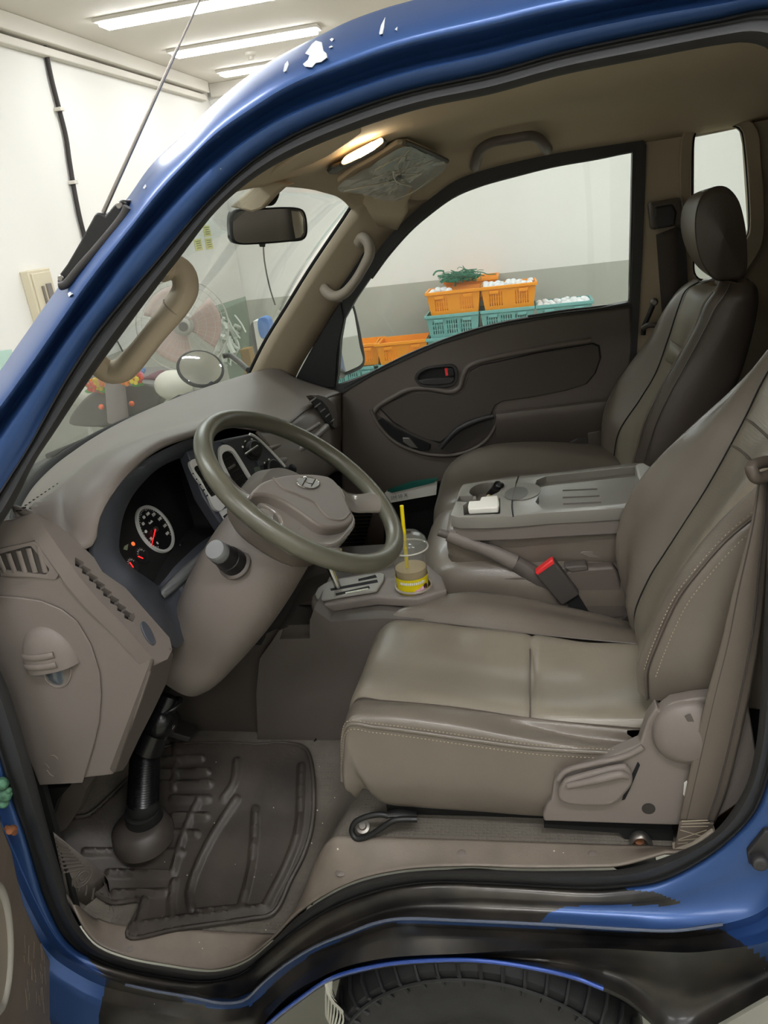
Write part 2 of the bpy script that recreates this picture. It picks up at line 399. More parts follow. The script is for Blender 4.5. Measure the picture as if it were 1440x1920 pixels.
# ------------------------------------------------------------------ crates
def make_crate(m, name, label, grp, pat):
    """open plastic basket, .52 x .36 x .225, origin at its base"""
    T = Thing(name, label, 'crate', (0, 0, 0), grp)
    W, D, H = .255, .18, .22; w2, d2 = .225, .155
    def q(s, t, z):   # rectangle corner at height fraction
        f = z/H; return V(s*(w2+(W-w2)*f), t*(d2+(D-d2)*f), z)
    cs = [(-1, -1), (1, -1), (1, 1), (-1, 1)]
    out = [q(s, t, 0) for s, t in cs]+[q(s, t, H) for s, t in cs]
    inn = [q(s, t, .008)*1+V(-s*.006, -t*.006, 0) for s, t in cs]+[q(s, t, H)+V(-s*.006, -t*.006, 0) for s, t in cs]
    F = [(3, 2, 1, 0), (8, 9, 10, 11)]
    for i in range(4):
        j = (i+1) % 4; F += [(i, j, j+4, i+4), (i+8, i+12, j+12, j+8), (i+4, j+4, j+12, i+12)]
    cuts = []
    for row, z in enumerate((.055, .10, .145)):
        for bx in (-.12, .12) if pat == 0 else (-.135, .0, .135):
            for k in range(6 if pat == 0 else 5):
                xx = bx+(k-2.5)*.022
                cuts.append(box((xx, -.17, z), (.010, .12, .034)))
    body = T.add('basket', (out+inn, F), m, cuts=[join(*cuts)])
    rim = ring([V(s*(W+.014), t*(D+.014), H-.03) for s, t in cs], [V(s*(W-.004), t*(D-.004), H-.03) for s, t in cs], V(0, 0, .03))
    T.add('rim', rim, m, bevel=.004)
    T.add('handle_grip', join(*[box((xx, -D-.016, H-.055), (.085, .010, .028)) for xx in (-.135, .135)]), m, bevel=.003)
    return T
oc = make_crate(ORG, 'orange_crate', 'x', 'orange crates by the wall', 0)
tc_ = make_crate(TEAL, 'teal_crate', 'x', 'teal crates by the wall', 1)
YC = 6.72
def spot(px, z): return Y(px, 600, YC-.17).x*0+xz(px, z)
def xz(px, z):
    """x of the point at height z on the crates' front plane seen in picture column px"""
    lo, hi = 300., 900.
    for _ in range(30):
        m = (lo+hi)/2
        if Y(px, m, YC-.17).z > z: lo = m
        else: hi = m
    return Y(px, lo, YC-.17).x
def put(src, first, pxc, z, lab, rot=0, dy=0):
    v = V(xz(pxc, z+.1), YC+dy, z)
    if first: src.o.location = v; src.o['label'] = lab; src.o.rotation_euler = (0, 0, rot); return src.o
    return dup(src.o, v, lab, rot=(0, 0, rot))
hs = [-.23, -.015, .20, .415, .63]
put(oc, True, 851, hs[4], 'orange crate of white balls with a green net lying over its back rim')
put(oc, False, 953, hs[4], 'orange crate heaped with white balls, closer to the rear pillar of the cab', rot=.03)
put(oc, False, 868, hs[4]+.05, 'orange crate standing behind the others under the green net', dy=.38).location.x += .06
put(oc, False, 753, hs[2], 'empty orange crate standing low beside the teal stack', rot=.05)
put(oc, False, 664, hs[2], 'orange crate mostly hidden behind the door mirror', dy=.05)
put(tc_, True, 850, hs[3], 'teal crate directly under the orange crate with the net')
put(tc_, False, 952, hs[3], 'teal crate in the middle of the row under the second orange crate')
put(tc_, False, 1058, hs[3], 'teal crate of white balls with nothing stacked on it')
put(tc_, False, 852, hs[2], 'teal crate just above the door sill, second layer of the stack')
for a, b in ((953, 2), (1058, 2), (850, 1), (953, 1), (1058, 1), (753, 1), (664, 1), (850, 0), (953, 0), (1058, 0), (753, 0), (664, 0)):
    put(tc_, False, a, hs[b], 'teal crate low in the stack, hidden by the passenger door')
# white balls in the crates
bl = None; n = 0
for pxc, z, ym, lab in ((851, hs[4], 2, 'white ball in the orange crate with the net'), (953, hs[4], 3, 'white ball heaped in the second orange crate'), (1058, hs[3], 3, 'white ball in the teal crate nobody stacked on')):
    x = xz(pxc, z+.1)
    for i in range(9):
        for j in range(4):
            if pxc == 851 and (i > 3 or (i+j) % 3 == 0) and not (i < 2): continue
            r = .026+random.random()*.006
            p = V(x-.21+i*.052+random.uniform(-.01, .01), YC-.12+j*.075, z+.19+random.uniform(-.008, .018)+(.012 if j else 0))
            if bl is None:
                bl = mesh_obj('white_ball', ball((0, 0, 0), .028, 14, (1.1, 1, .85)), BALL, V(0, 0, 0)); o = bl
            else:
                o = bl.copy(); COL.objects.link(o)
            o.location = p; s = r/.028; o.scale = (s, s, s); o['category'] = 'ball'; o['label'] = lab; o['group'] = lab.replace('white ball', 'white balls')
# green net over the back crate
st = []
cx = xz(868, .9)
for i in range(60):
    a = random.uniform(-.16, .16); p = V(cx+a-.04, YC+random.uniform(.05, .22), .92+random.uniform(-.01, .05))
    pts = [p]
    for k in range(4):
        pts.append(pts[-1]+V(random.uniform(-.10, .10), random.uniform(-.05, .03), random.uniform(-.02, .035)-.03*(k == 3)))
    st.append(tube(pts, random.choice((.003, .005, .009)), 5, 10))
single('green_net', join(*st), GREEN, 'tangled green net lying on top of the orange crate', 'net')
nb = V(cx+.02, YC+.1, .95)

# ------------------------------------------------------------------ things beyond the windscreen
YFAN = 2.6
fc = Y(343, 610, YFAN); fx = (CO-fc); fx.z = 0; fx.normalize()
FN = Thing('pedestal_fan', 'large round fan with pink blades and a wire guard seen through the windscreen', 'fan', (fc.x, fc.y, FZ))
PINKB = mat('pink_fan_blade', rgb(222, 196, 188), .4, alpha=.75)
FW = mat('pale_fan_wire', rgb(196, 192, 184), .4)
gw = []
up3 = V(0, 0, 1); rt = fx.cross(up3)
for R_ in (.215, .19, .15, .11, .07): gw.append(tube([fc+(rt*cos(a)+up3*sin(a))*R_+fx*(.03+.03*(1-R_/.215)) for a in [2*pi*k/40 for k in range(40)]], .0035 if R_ > .2 else .0012, 5, closed=True))
for k in range(36):
    a = 2*pi*k/36; d_ = rt*cos(a)+up3*sin(a); gw.append(tube([fc+d_*.215+fx*.03, fc+d_*.1+fx*.055, fc+d_*.03+fx*.06], .0009, 4))
FN.add('wire_guard', join(*gw), FW)
bs = []
for k in range(3):
    a0 = 2*pi*k/3+.4
    rows = []
    for r_ in (.03, .09, .14, .185):
        rows.append([fc+(rt*cos(a0+t)+up3*sin(a0+t))*r_+fx*(-.02*t) for t in (0, .5, 1.0, 1.45)])
    bs.append(loft(rows, 10, 8))
for g_ in bs: FN.add('blade', g_, PINKB, solid=.003)
FN.add('hub', lathe(fc, fx, [(.035, 0), (.035, .055), (.028, .062), (.001, .062)], 24), FW)
FN.add('hub', lathe(fc, fx, [(.022, .062), (.022, .067), (.012, .067), (.012, .064), (.001, .064)], 24), mat('grey_badge', rgb(120, 116, 110), .4))
FN.add('motor', lathe(fc, -fx, [(.05, 0), (.06, .06), (.04, .13), (.001, .14)], 20), FW)
FN.add('pole', tube([fc-fx*.06, fc-fx*.06-V(0, 0, .5), V(fc.x, fc.y, FZ+.04)-fx*.06], .018, 10), FW)
FN.add('base', lathe((fc.x-fx.x*.06, fc.y-fx.y*.06, FZ), (0, 0, 1), [(.2, 0), (.2, .02), (.05, .05), (.001, .05)], 28), FW)
# dark tub on white legs
GT = mat('dark_grey_tub', rgb(106, 102, 98), .6)
tb = Thing('handcart_tub', 'dark grey tub on white legs under the flowers outside the windscreen', 'cart', (-2.15, 2.7, 0))
t0 = [Y(128, 795, 2.5), Y(165, 742, 2.5), Y(225, 722, 2.5), Y(300, 728, 2.5), Y(292, 770, 2.5), Y(262, 790, 2.5), Y(205, 800, 2.5), Y(150, 800, 2.5)]
tb.add('tub', prism(t0, V(-.1, .45, 0), 40), GT, bevel=.01)
tb.add('leg', tube([Y(224, 798, 2.55), Y(228, 850, 2.6)+V(0, 0, -.3)], .012, 8), WHITE)
tb.add('leg', tube([Y(168, 798, 2.9), Y(160, 850, 2.9)+V(0, 0, -.3)], .012, 8), WHITE)
tb.add('brace', tube([Y(180, 796, 2.55), Y(224, 812, 2.55)], .008, 8), WHITE)
for px, py, nm in ((190, 763, 'a'), (247, 757, 'b')):
    tb.add('reflector', ball(Y(px, py, 2.47), .014, 12), mat('orange_reflector_'+nm, rgb(245, 110, 60), .3))
single('grey_post', tube([Y(214, 705, 2.4), Y(222, 790, 2.4)], [.045, .05], 16), mat('pink_grey_plastic', rgb(150, 140, 136), .6), 'pale grey upright standing in the dark tub', 'post')
# bouquets
def bouquet(px, py, y, label, n, sp):
    F = Thing('artificial_bouquet', label, 'flowers', Y(px, py+8, y))
    cols = [('red', (226, 92, 70)), ('orange', (246, 140, 40)), ('yellow', (238, 214, 60)), ('pink', (236, 150, 170))]
    random.seed(px)
    for i in range(n):
        cn, c = cols[i % 4]; key = cn+'_petal'
        m = MATS.get(key) or mat(key, rgb(*c), .6)
        p = Y(px+random.uniform(-sp, sp), py+random.uniform(-7, 7), y+random.uniform(-.04, .04))
        ps = [ball(p+V(.016*cos(a), -.005, .016*sin(a)), .012, 8, (1, .5, 1)) for a in [2*pi*k/5 for k in range(5)]]
        F.add('blossom', join(*ps), m)
    lv = []
    for i in range(14):
        p = Y(px+random.uniform(-sp-4, sp+4), py+random.uniform(-4, 14), y+.02)
        lv.append(ball(p, .018, 8, (1.4, .3, .6)))
    F.add('leaves', join(*lv), MATS.get('leaf_green') or mat('leaf_green', rgb(96, 170, 80), .6))
bouquet(183, 722, 2.42, 'bouquet of red and yellow artificial flowers on the left part of the tub'.replace('left part', 'far end'), 7, 14)
bouquet(243, 708, 2.38, 'bouquet of orange artificial flowers above the pale grey upright', 8, 18)
FABW = mat('white_sack_cloth', rgb(214, 210, 196), .9, bump=.6, bscale=40)
single('white_sack', ball(Y(165, 745, 2.7), .1, 20, (.9, .8, .75)), FABW, 'white sack lying behind the dark tub by the pillar', 'sack')
single('white_sack', ball(Y(325, 722, 2.45), .085, 20, (1.1, .8, .85)), FABW, 'round white sack below the fan beside the outside mirror', 'sack')
single('pink_lid', ball(Y(322, 704, 2.44), .03, 14, (1, 1, .5)), mat('pink_plastic', rgb(232, 150, 170), .5), 'small pink object on top of the round white sack', 'lid')
single('blue_ball', ball(Y(266, 694, 2.5), .018, 12), mat('blue_plastic', rgb(110, 150, 210), .5), 'small blue ball beside the orange bouquet', 'ball')
single('maroon_bag', prism([Y(a, b, 2.6) for a, b in ((250, 735), (262, 712), (288, 706), (300, 722), (302, 748), (270, 752))], V(0, .15, 0), 30), mat('maroon_cloth', rgb(104, 66, 74), .8), 'maroon bag behind the tub beside the round white sack', 'bag', bevel=.01)
# glass sheet, white nets, blue and white bundle
single('glass_sheet', prism([Y(404, 573, 4.2), Y(459, 556, 4.2), V(Y(459, 556, 4.2).x, 4.2, FZ), V(Y(404, 573, 4.2).x, 4.2, FZ)], V(0, .012, 0)), glass_mat('greenish_glass', (.66, .74, .68, 1), .10), 'greenish glass sheet leaning upright beyond the fan', 'glass panel')
wn = []
random.seed(5)
for i in range(26):
    p = Y(random.uniform(404, 446), random.uniform(588, 660), 4.16)
    q = p+V(random.uniform(-.08, .08), random.uniform(-.05, .05), random.uniform(-.16, -.03)); wn.append(tube([p, (p+q)/2+V(random.uniform(-.03, .03), 0, 0), q], random.choice((.006, .012, .02)), 6, 8))
single('white_net_bundle', join(*wn), mat('white_net', rgb(190, 194, 184), .8), 'bundle of white nets hanging before the glass sheet', 'net')
BF = Thing('folded_parasol', 'blue and white folded cloth leaning by the passenger pillar outside', 'parasol', Y(490, 680, 4.6))
BF.add('white_cloth', prism([Y(474, 602, 4.6), Y(500, 598, 4.6), Y(507, 660, 4.6), V(Y(507, 660, 4.6).x, 4.6, FZ), V(Y(484, 664, 4.6).x, 4.6, FZ), Y(484, 664, 4.6)], V(0, .1, 0)), WHITE, bevel=.005)
BF.add('blue_cloth', prism([Y(a, b, 4.57) for a, b in ((484, 598), (500, 597), (506, 630), (490, 634))], V(0, .1, 0), 24), mat('blue_cloth', rgb(96, 132, 190), .8), bevel=.005)
BF.add('grey_cloth', prism([Y(a, b, 4.66) for a, b in ((468, 612), (478, 600), (488, 668), (474, 672))], V(0, .1, 0), 24), mat('grey_cloth', rgb(120, 116, 116), .8), bevel=.005)
single('orange_bin', prism([Y(450, 656, 4.4), Y(466, 654, 4.4), V(Y(466, 654, 4.4).x, 4.4, FZ), V(Y(450, 656, 4.4).x, 4.4, FZ)], V(0, .1, 0)), ORG, 'narrow orange bin just below the white nets beside the passenger pillar', 'bin')
# dark blue box on the floor by the wall, and low teal bench beyond the pillar
single('teal_table', prism([X(a, b, -2.6) for a, b in ((-60, 668), (22, 655), (30, 690), (-60, 800))], V(-.2, 0, 0)), mat('pale_teal_top', rgb(176, 206, 194), .5), 'pale green table edge by the wall beyond the blue pillar', 'table')
# ------------------------------------------------------------------ truck body
TR = Thing('truck', 'blue truck cab seen through its open driver door, standing over its front wheel', 'truck', (0, .7, 0))
def paint_mat():
    m = bpy.data.materials.new('blue_paint'); m.use_nodes = True; nt = m.node_tree; b = nt.nodes['Principled BSDF']; l = nt.links.new
    at = nt.nodes.new('ShaderNodeAttribute'); at.attribute_name = 'black'
    tc = nt.nodes.new('ShaderNodeTexCoord'); n = nt.nodes.new('ShaderNodeTexNoise'); n.inputs['Scale'].default_value = 60; n.inputs['Detail'].default_value = 6
    ad = nt.nodes.new('ShaderNodeMath'); ad.operation = 'MULTIPLY_ADD'; ad.inputs[1].default_value = .5; ad.inputs[2].default_value = -.25
    s = nt.nodes.new('ShaderNodeMath'); s.operation = 'ADD'; g = nt.nodes.new('ShaderNodeMapRange'); g.inputs['From Min'].default_value = .44; g.inputs['From Max'].default_value = .56
    l(tc.outputs['Object'], n.inputs['Vector']); l(n.outputs['Fac'], ad.inputs[0]); l(ad.outputs[0], s.inputs[0]); l(at.outputs['Fac'], s.inputs[1]); l(s.outputs[0], g.inputs['Value'])
    n2 = nt.nodes.new('ShaderNodeTexNoise'); n2.inputs['Scale'].default_value = 9; n2.inputs['Detail'].default_value = 8
    cr = nt.nodes.new('ShaderNodeValToRGB'); cr.color_ramp.elements[0].color = rgb(22, 22, 24); cr.color_ramp.elements[1].color = rgb(66, 61, 55); cr.color_ramp.elements[0].position = .38; cr.color_ramp.elements[1].position = .68
    l(tc.outputs['Object'], n2.inputs['Vector']); l(n2.outputs['Fac'], cr.inputs[0])
    mx = nt.nodes.new('ShaderNodeMix'); mx.data_type = 'RGBA'; mx.inputs['A'].default_value = rgb(46, 78, 132); l(g.outputs[0], mx.inputs['Factor']); l(cr.outputs[0], mx.inputs['B'])
    # worn chips showing pale primer
    sp = nt.nodes.new('ShaderNodeTexNoise'); sp.inputs['Scale'].default_value = 75; sp.inputs['Detail'].default_value = 2
    g2 = nt.nodes.new('ShaderNodeMath'); g2.operation = 'GREATER_THAN'; g2.inputs[1].default_value = .79; l(tc.outputs['Object'], sp.inputs['Vector']); l(sp.outputs['Fac'], g2.inputs[0])
    m2 = nt.nodes.new('ShaderNodeMix'); m2.data_type = 'RGBA'; m2.inputs['B'].default_value = rgb(170, 176, 186); l(mx.outputs['Result'], m2.inputs['A']); l(g2.outputs[0], m2.inputs['Factor'])
    l(m2.outputs['Result'], b.inputs['Base Color'])
    r = nt.nodes.new('ShaderNodeMapRange'); r.inputs['To Min'].default_value = .42; r.inputs['To Max'].default_value = .38; l(g.outputs[0], r.inputs['Value']); l(r.outputs[0], b.inputs['Roughness'])
    b.inputs['Metallic'].default_value = .5; b.inputs['Coat Weight'].default_value = .4; b.inputs['Coat Roughness'].default_value = .2
    return m
PAINT = paint_mat()
def pts2(s): return [tuple(float(v) for v in q.split(',')) for q in s.split()]
A_top = pts2('-60,1100 -20,1020 29,940 65,867 100,814 167,713 234,620 300,531 333,489 400,402 447,357 508,314 581,278 689,235 797,202 920,177 1050,142 1200,112 1350,84 1402,80 1440,92 1470,130 1485,200')
B_top = pts2('-100,1090 -50,1000 0,919 47,846 122,711 182,620 300,479 345,425 400,365 472,300 544,253 653,206 761,170 920,134 1050,97 1200,64 1350,34 1440,15 1500,20 1530,100')
C_top = pts2('-160,1070 -60,905 13,800 65,725 125,635 182,560 240,480 330,378 400,310 508,231 653,170 761,134 920,97 1050,62 1200,30 1350,5 1440,-12 1560,-20')
D_top = pts2('-200,1040 -90,900 -6,786 65,688 125,600 161,548 242,444 320,349 400,267 472,217 544,173 653,130 761,94 920,58 1012,34 1162,4 1300,-25 1440,-50 1580,-70')
E_top = pts2('-260,960 -120,830 0,695 26,657 52,620 101,550 183,440 240,370 283,310 357,240 400,195 472,137 544,94 602,65 653,40 725,14 775,0 900,-35 1100,-80 1400,-140 1600,-170')
A_bot = pts2('1485,200 1480,600 1452,900 1436,1100 1424,1340 1411,1431 1393,1485 1335,1563 1250,1606 1160,1630 1110,1632 988,1633 866,1630 743,1638 652,1662 560,1717 509,1767 460,1805 404,1822 310,1812 235,1797 182,1775 157,1749 128,1694 120,1657 91,1555 69,1471 22,1311 0,1256 -40,1180 -60,1100')
B_bot = pts2('1530,100 1510,600 1490,900 1475,1100 1462,1340 1440,1461 1417,1521 1371,1573 1311,1618 1235,1654 1160,1665 1110,1668 927,1659 805,1656 713,1671 621,1705 560,1742 497,1790 452,1827 385,1842 310,1835 235,1820 182,1802 128,1767 87,1694 47,1566 22,1497 0,1420 -45,1280 -100,1090')
def off2(P, k, Q):   # point lists of same curve moved a fraction k towards Q (both resampled)
    return None
def curve2(P, n):
    q = crom([V(a, b, 0) for a, b in P], n); return [(p.x, p.y) for p in q]
def row(P, n, y): return [Y(a, b, y) for a, b in curve2(P, n)]
def mixrow(P, Q, k, n, y): p = curve2(P, n); q = curve2(Q, n); return [Y(a[0]*(1-k)+b[0]*k, a[1]*(1-k)+b[1]*k, y) for a, b in zip(p, q)]
def rows_g(rows, closed=False):
    n = len(rows[0]); Vs = [p for r in rows for p in r]; F = []
    for j in range(len(rows)-1):
        for i in range(n-1 if not closed else n):
            a = j*n+i; b = j*n+(i+1) % n; F.append((a, b, b+n, a+n))
    return Vs, F
NT = 150
def skin_y(t): return -.052+.085*max(0, (t-.16)/.84)**1.9
# upper side panel: step, channel, groove, rounded outer pillar
up_rows = [mixrow(B_top, C_top, 0, NT, .02), mixrow(B_top, C_top, 0, NT, -.012), mixrow(B_top, C_top, .2, NT, -.016), mixrow(B_top, C_top, .45, NT, -.028), mixrow(B_top, C_top, .9, NT, -.032), row(C_top, NT, -.030),
           mixrow(C_top, D_top, .25, NT, -.012), mixrow(C_top, D_top, .6, NT, -.008), mixrow(C_top, D_top, .95, NT, -.022), mixrow(D_top, E_top, .03, NT, -.040), mixrow(D_top, E_top, .10, NT, -.050)]+[mixrow(D_top, E_top, t, NT, skin_y(t)) for t in (.18, .27, .36, .46, .56, .66, .75, .83, .90, .96, 1.0)]+[mixrow(D_top, E_top, .93, NT, .10)]
TR.add('side_panel', rows_g(up_rows), PAINT, ang=60)
# roof skin and windscreen frame inside line
# lower side panel by picture column
def byx(P, xs_right, xs, xs_left):
    Q = curve2(P, 900); i0 = min(range(len(Q)), key=lambda i: abs(Q[i][0]-1440) if Q[i][1] > 1300 else 9e9)
    i1 = min(range(i0, len(Q)), key=lambda i: abs(Q[i][0]-100))
    out = []
    for k in range(xs_right): out.append(Q[int(i0*k/xs_right)])
    j = i0
    for k in range(xs):
        x = Q[i0][0]+(Q[i1][0]-Q[i0][0])*k/(xs-1)
        while j < i1 and Q[j][0] > x: j += 1
        a, b = Q[max(j-1, 0)], Q[j]; t = (a[0]-x)/(a[0]-b[0]) if abs(a[0]-b[0]) > 1e-6 else 0; t = min(max(t, 0), 1)
        out.append((a[0]+(b[0]-a[0])*t, a[1]+(b[1]-a[1])*t))
    for k in range(1, xs_left+1): out.append(Q[i1+int((len(Q)-1-i1)*k/xs_left)])
    return out
R1 = pts2('1530,900 1500,1350 1480,1500 1420,1600 1300,1668 1171,1690 1018,1690 866,1685 743,1700 655,1730 591,1763 535,1798 485,1835 450,1860 400,1870 355,1860 295,1848 235,1838 190,1825 150,1800 110,1760 70,1690 30,1600 -10,1500 -60,1350 -120,1100')
R2 = pts2('1620,900 1600,1350 1540,1560 1440,1700 1355,1733 1263,1745 1171,1742 1018,1733 866,1726 743,1723 700,1732 655,1749 591,1775 535,1809 490,1846 460,1874 422,1881 355,1869 295,1859 235,1846 197,1833 150,1812 100,1775 55,1700 10,1600 -40,1500 -100,1350 -180,1100')
R3 = pts2('1625,900 1605,1360 1550,1580 1440,1716 1355,1748 1263,1759 1171,1757 1018,1748 866,1741 743,1738 700,1748 655,1765 591,1791 540,1823 500,1858 465,1884 422,1890 355,1882 295,1873 235,1860 190,1848 145,1826 90,1785 45,1710 0,1600 -60,1500 -120,1350 -200,1100')
R4 = pts2('1640,900 1620,1500 1540,1650 1440,1742 1355,1762 1263,1772 1110,1768 988,1762 866,1757 780,1757 700,1768 640,1790 590,1815 545,1848 505,1885 460,1910 380,1920 295,1900 235,1888 185,1876 135,1850 80,1810 20,1740 -80,1500 -220,1100')
R5 = pts2('1660,1000 1640,1500 1560,1700 1440,1765 1355,1780 1293,1786 1110,1778 951,1783 866,1788 760,1793 700,1800 640,1815 590,1838 545,1865 505,1905 470,1960 400,1990 300,1980 220,1970 150,1950 80,1900 0,1800 -100,1500 -240,1100')
R6 = pts2('1700,1000 1690,1500 1640,1760 1440,1866 1341,1922 1290,1945 1250,1938 1214,1905 1171,1870 1080,1833 988,1812 896,1800 805,1800 713,1809 621,1833 560,1873 497,1925 440,1990 380,2050 295,2080 200,2080 100,2050 0,2000 -100,1900 -200,1600 -300,1100')
spec = [(B_bot, .02, 0), (B_bot, -.012, 0), (R1, -.03, 10), (R2, -.062, 12), (R3, -.050, 3), (R4, -.066, 6), (R5, -.088, 5), (R6, -.090, 9), (R6, -.078, 0), (R6, .10, 0)]
NR, NX, NL = 26, 460, 40
base = []
Bb = [p for p in B_bot if not (p[1] < 800 and p[0] > 1000)]
Bb = [(1492, 880)]+Bb
for P_, y_, sub_ in spec:
    Q = byx(Bb if P_ is B_bot else P_, NR, NX, NL)
    if P_ is R6 and y_ == -.078: Q = [(a, b+5) for a, b in Q]
    if P_ is R6 and y_ == .10: Q = [(a, b+9) for a, b in Q]
    base.append((Q, y_, sub_))
lo_rows = []; lo_px = []
for k, (Q, y_, sub_) in enumerate(base):
    if k and sub_:
        Q0, y0, _ = base[k-1]
        for s_ in range(1, sub_+1):
            t = s_/(sub_+1); e = t
            if k == 3: ye = y0+(y_-y0)*(t**1.8)
            elif k == 7: ye = y0+(y_-y0)*t-.0+.035*sin(pi*t)      # hollow above the arch lip
            elif k == 2: ye = y0+(y_-y0)*(t**.5)
            else: ye = y0+(y_-y0)*t
            lo_px.append([(a[0]+(b[0]-a[0])*t, a[1]+(b[1]-a[1])*t) for a, b in zip(Q0, Q)]); lo_rows.append([Y(p[0], p[1], ye) for p in lo_px[-1]])
    lo_px.append(Q); lo_rows.append([Y(p[0], p[1], y_) for p in Q])
ro = TR.add('rocker_panel', rows_g(lo_rows), PAINT, ang=50)
def inpoly(x, y, P):
    c = False; j = len(P)-1
    for i in range(len(P)):
        if (P[i][1] > y) != (P[j][1] > y) and x < (P[j][0]-P[i][0])*(y-P[i][1])/(P[j][1]-P[i][1])+P[i][0]: c = not c
        j = i
    return c
black = [pts2('200,1600 1175,1600 1172,1668 1225,1672 1285,1694 1262,1698 1180,1697 1120,1697 1060,1700 1030,1712 1012,1736 960,1738 780,1727 735,1716 690,1727 650,1748 600,1768 530,1806 480,1852 440,1872 360,1872 330,1866 200,1832 170,1880 160,1990 150,2100 2,2100 2,2050 600,2100 1500,2100 1500,1846 1440,1800 1352,1742 1180,1748 1000,1740 850,1735 738,1730 700,1738 650,1758 595,1783 545,1815 500,1858 470,1886 420,1893 350,1880 250,1858 200,1842')]
lipb = pts2('560,1880 621,1838 713,1812 805,1801 896,1801 988,1813 1080,1835 1130,1862 1130,1850 1080,1826 988,1803 896,1792 805,1792 713,1801 621,1826 545,1875')
# the attribute is found from where each vertex lies on the panel's outline pattern
def pxof(p):
    v = p-CO; w_ = v.dot(CF); return 720+FPX*v.dot(CR)/w_, 960-FPX*v.dot(CU)/w_
me = ro.data; at = me.attributes.new('black', 'FLOAT', 'POINT')
cleft = pts2('330,1866 200,1832 150,2100 600,2100 1500,2100 1500,1846 1440,1800 1352,1742 1180,1748 1000,1740 850,1735 738,1730 700,1738 650,1758 595,1783 545,1815 500,1858 470,1886 420,1893 350,1880')
up = pts2('180,1600 1175,1600 1172,1668 1225,1672 1285,1694 1262,1698 1180,1697 1120,1697 1060,1700 1030,1712 1012,1730 960,1732 780,1724 735,1722 690,1731 650,1750 600,1771 530,1812 480,1856 440,1874 360,1870 330,1864 200,1833 165,1798')
for i, v in enumerate(me.vertices):
    a, b = pxof(v.co+TR.loc)
    at.data[i].value = 1.0 if (inpoly(a, b, cleft) or inpoly(a, b, up)) and not inpoly(a, b, lipb) else 0.0
TR.add('arch_lip', tube([Y(a, b+1, -.0905) for a, b in curve2(pts2('1130,1853 1080,1833 988,1812 896,1800 805,1800 713,1809 621,1833 560,1873 510,1912 470,1950'), 60)], .0032, 8), mat('plain_blue_paint', rgb(44, 74, 150), .25, metal=.3, coat=.8), label='blue edge of the wheel arch')
TR.add('sill_flange', tube([Y(a, b, -.0635) for a, b in curve2(pts2('1355,1733 1263,1745 1171,1742 1018,1733 866,1726 743,1723 700,1732 655,1749 591,1775 535,1809 490,1846 460,1874 422,1881 355,1869 295,1859 235,1846'), 90)], .0026, 8), mat('flange_highlight', rgb(96, 104, 122), .25, metal=.5), label='flange edge coloured as a highlight line')  # silvery tube put along the sill edge as its reflected highlight
# rubber seal all round the door opening
def seal_rows():
    a = curve2(A_top, 130)+curve2(A_bot, 240)[1:-1]; b = curve2(B_top, 130)+curve2(B_bot, 240)[1:-1]
    R = []
    for k, y in ((0, .03), (0, .0), (.12, -.012), (.35, -.024), (.6, -.020), (.72, -.008), (.8, -.008), (.9, -.016), (1, -.013), (1.02, .01)):
        R.append([Y(p[0]*(1-k)+q[0]*k, p[1]*(1-k)+q[1]*k, y) for p, q in zip(a, b)])
    return R
TR.add('door_seal', rows_g(seal_rows(), True), RUB, ang=50)
# peeled paint patches on the pillar
CHIP = mat('bare_primer', rgb(196, 200, 204), .5)
def on_skin(P, th=.0012):
    # sits on the rounded outer pillar: depth read off the panel rows
    res = []
    for a, b in P:
        best = min(((pxof(v)[0]-a)**2+(pxof(v)[1]-b)**2, v) for r in up_rows[9:15] for v in r) if False else None
        bd = 1e9; bv = None
        for r in SK:
            for (qx, qy, v) in r:
                d_ = (qx-a)**2+(qy-b)**2
                if d_ < bd: bd = d_; bv = v
        res.append(Y(a, b, bv.y-.0045))
    return res
SKr = [mixrow(D_top, E_top, t, NT, y) for t, y in [(.03, -.040), (.10, -.050)]+[(k/40, skin_y(k/40)) for k in range(7, 41)]]
SK = [[(*pxof(v), v) for v in r] for r in SKr]
chips = ['572,100 585,82 592,76 603,79 606,95 612,100 613,108 602,116 592,118 585,126 572,125 568,120 577,112 580,104', '531,133 534,120 540,113 541,121 536,133 532,135', '711,62 714,48 722,32 720,50 717,63 712,65', '618,74 622,71 626,73 622,78', '740,55 745,50 744,57', '616,88 622,85 624,88 618,90', '127,550 132,546 134,552 129,557', '268,352 272,346 274,350 270,354', '484,207 488,204 488,208', '60,651 66,646 72,652 66,656']
TR.add('paint_chips', join(*[prism(on_skin(pts2(c)), V(0, .004, 0)) for c in chips[:8]]), CHIP)
# interior shell
near = [V(-.455, .03, 1.60)]+[Y(a, b, .012) for a, b in pts2('400,398 508,312 600,270 689,234 797,201 920,176 1050,141 1200,111 1350,83 1440,70 1540,50 1700,30')]
n1 = [V(-.47, .14, 1.67), V(-.41, .14, 1.71), V(-.33, .14, 1.745), V(-.24, .14, 1.765), V(-.1, .14, 1.785), V(.1, .14, 1.795), V(.4, .14, 1.795), V(.75, .14, 1.79)]
cen = [V(-.485, .72, 1.715), V(-.40, .72, 1.732), V(-.30, .72, 1.764), V(-.2, .72, 1.785), V(-.05, .72, 1.80), V(.2, .72, 1.81), V(.5, .72, 1.81), V(.78, .72, 1.80)]
n3 = [V(-.47, 1.28, 1.67), V(-.41, 1.28, 1.70), V(-.33, 1.28, 1.735), V(-.22, 1.28, 1.76), V(-.05, 1.28, 1.785), V(.2, 1.28, 1.795), V(.5, 1.28, 1.79), V(.78, 1.28, 1.78)]
far = [V(-.44, 1.38, 1.59)]+[Y(a, b, 1.404) for a, b in pts2('795,392 860,344 1000,303 1190,272 1300,254 1440,225 1520,205')]
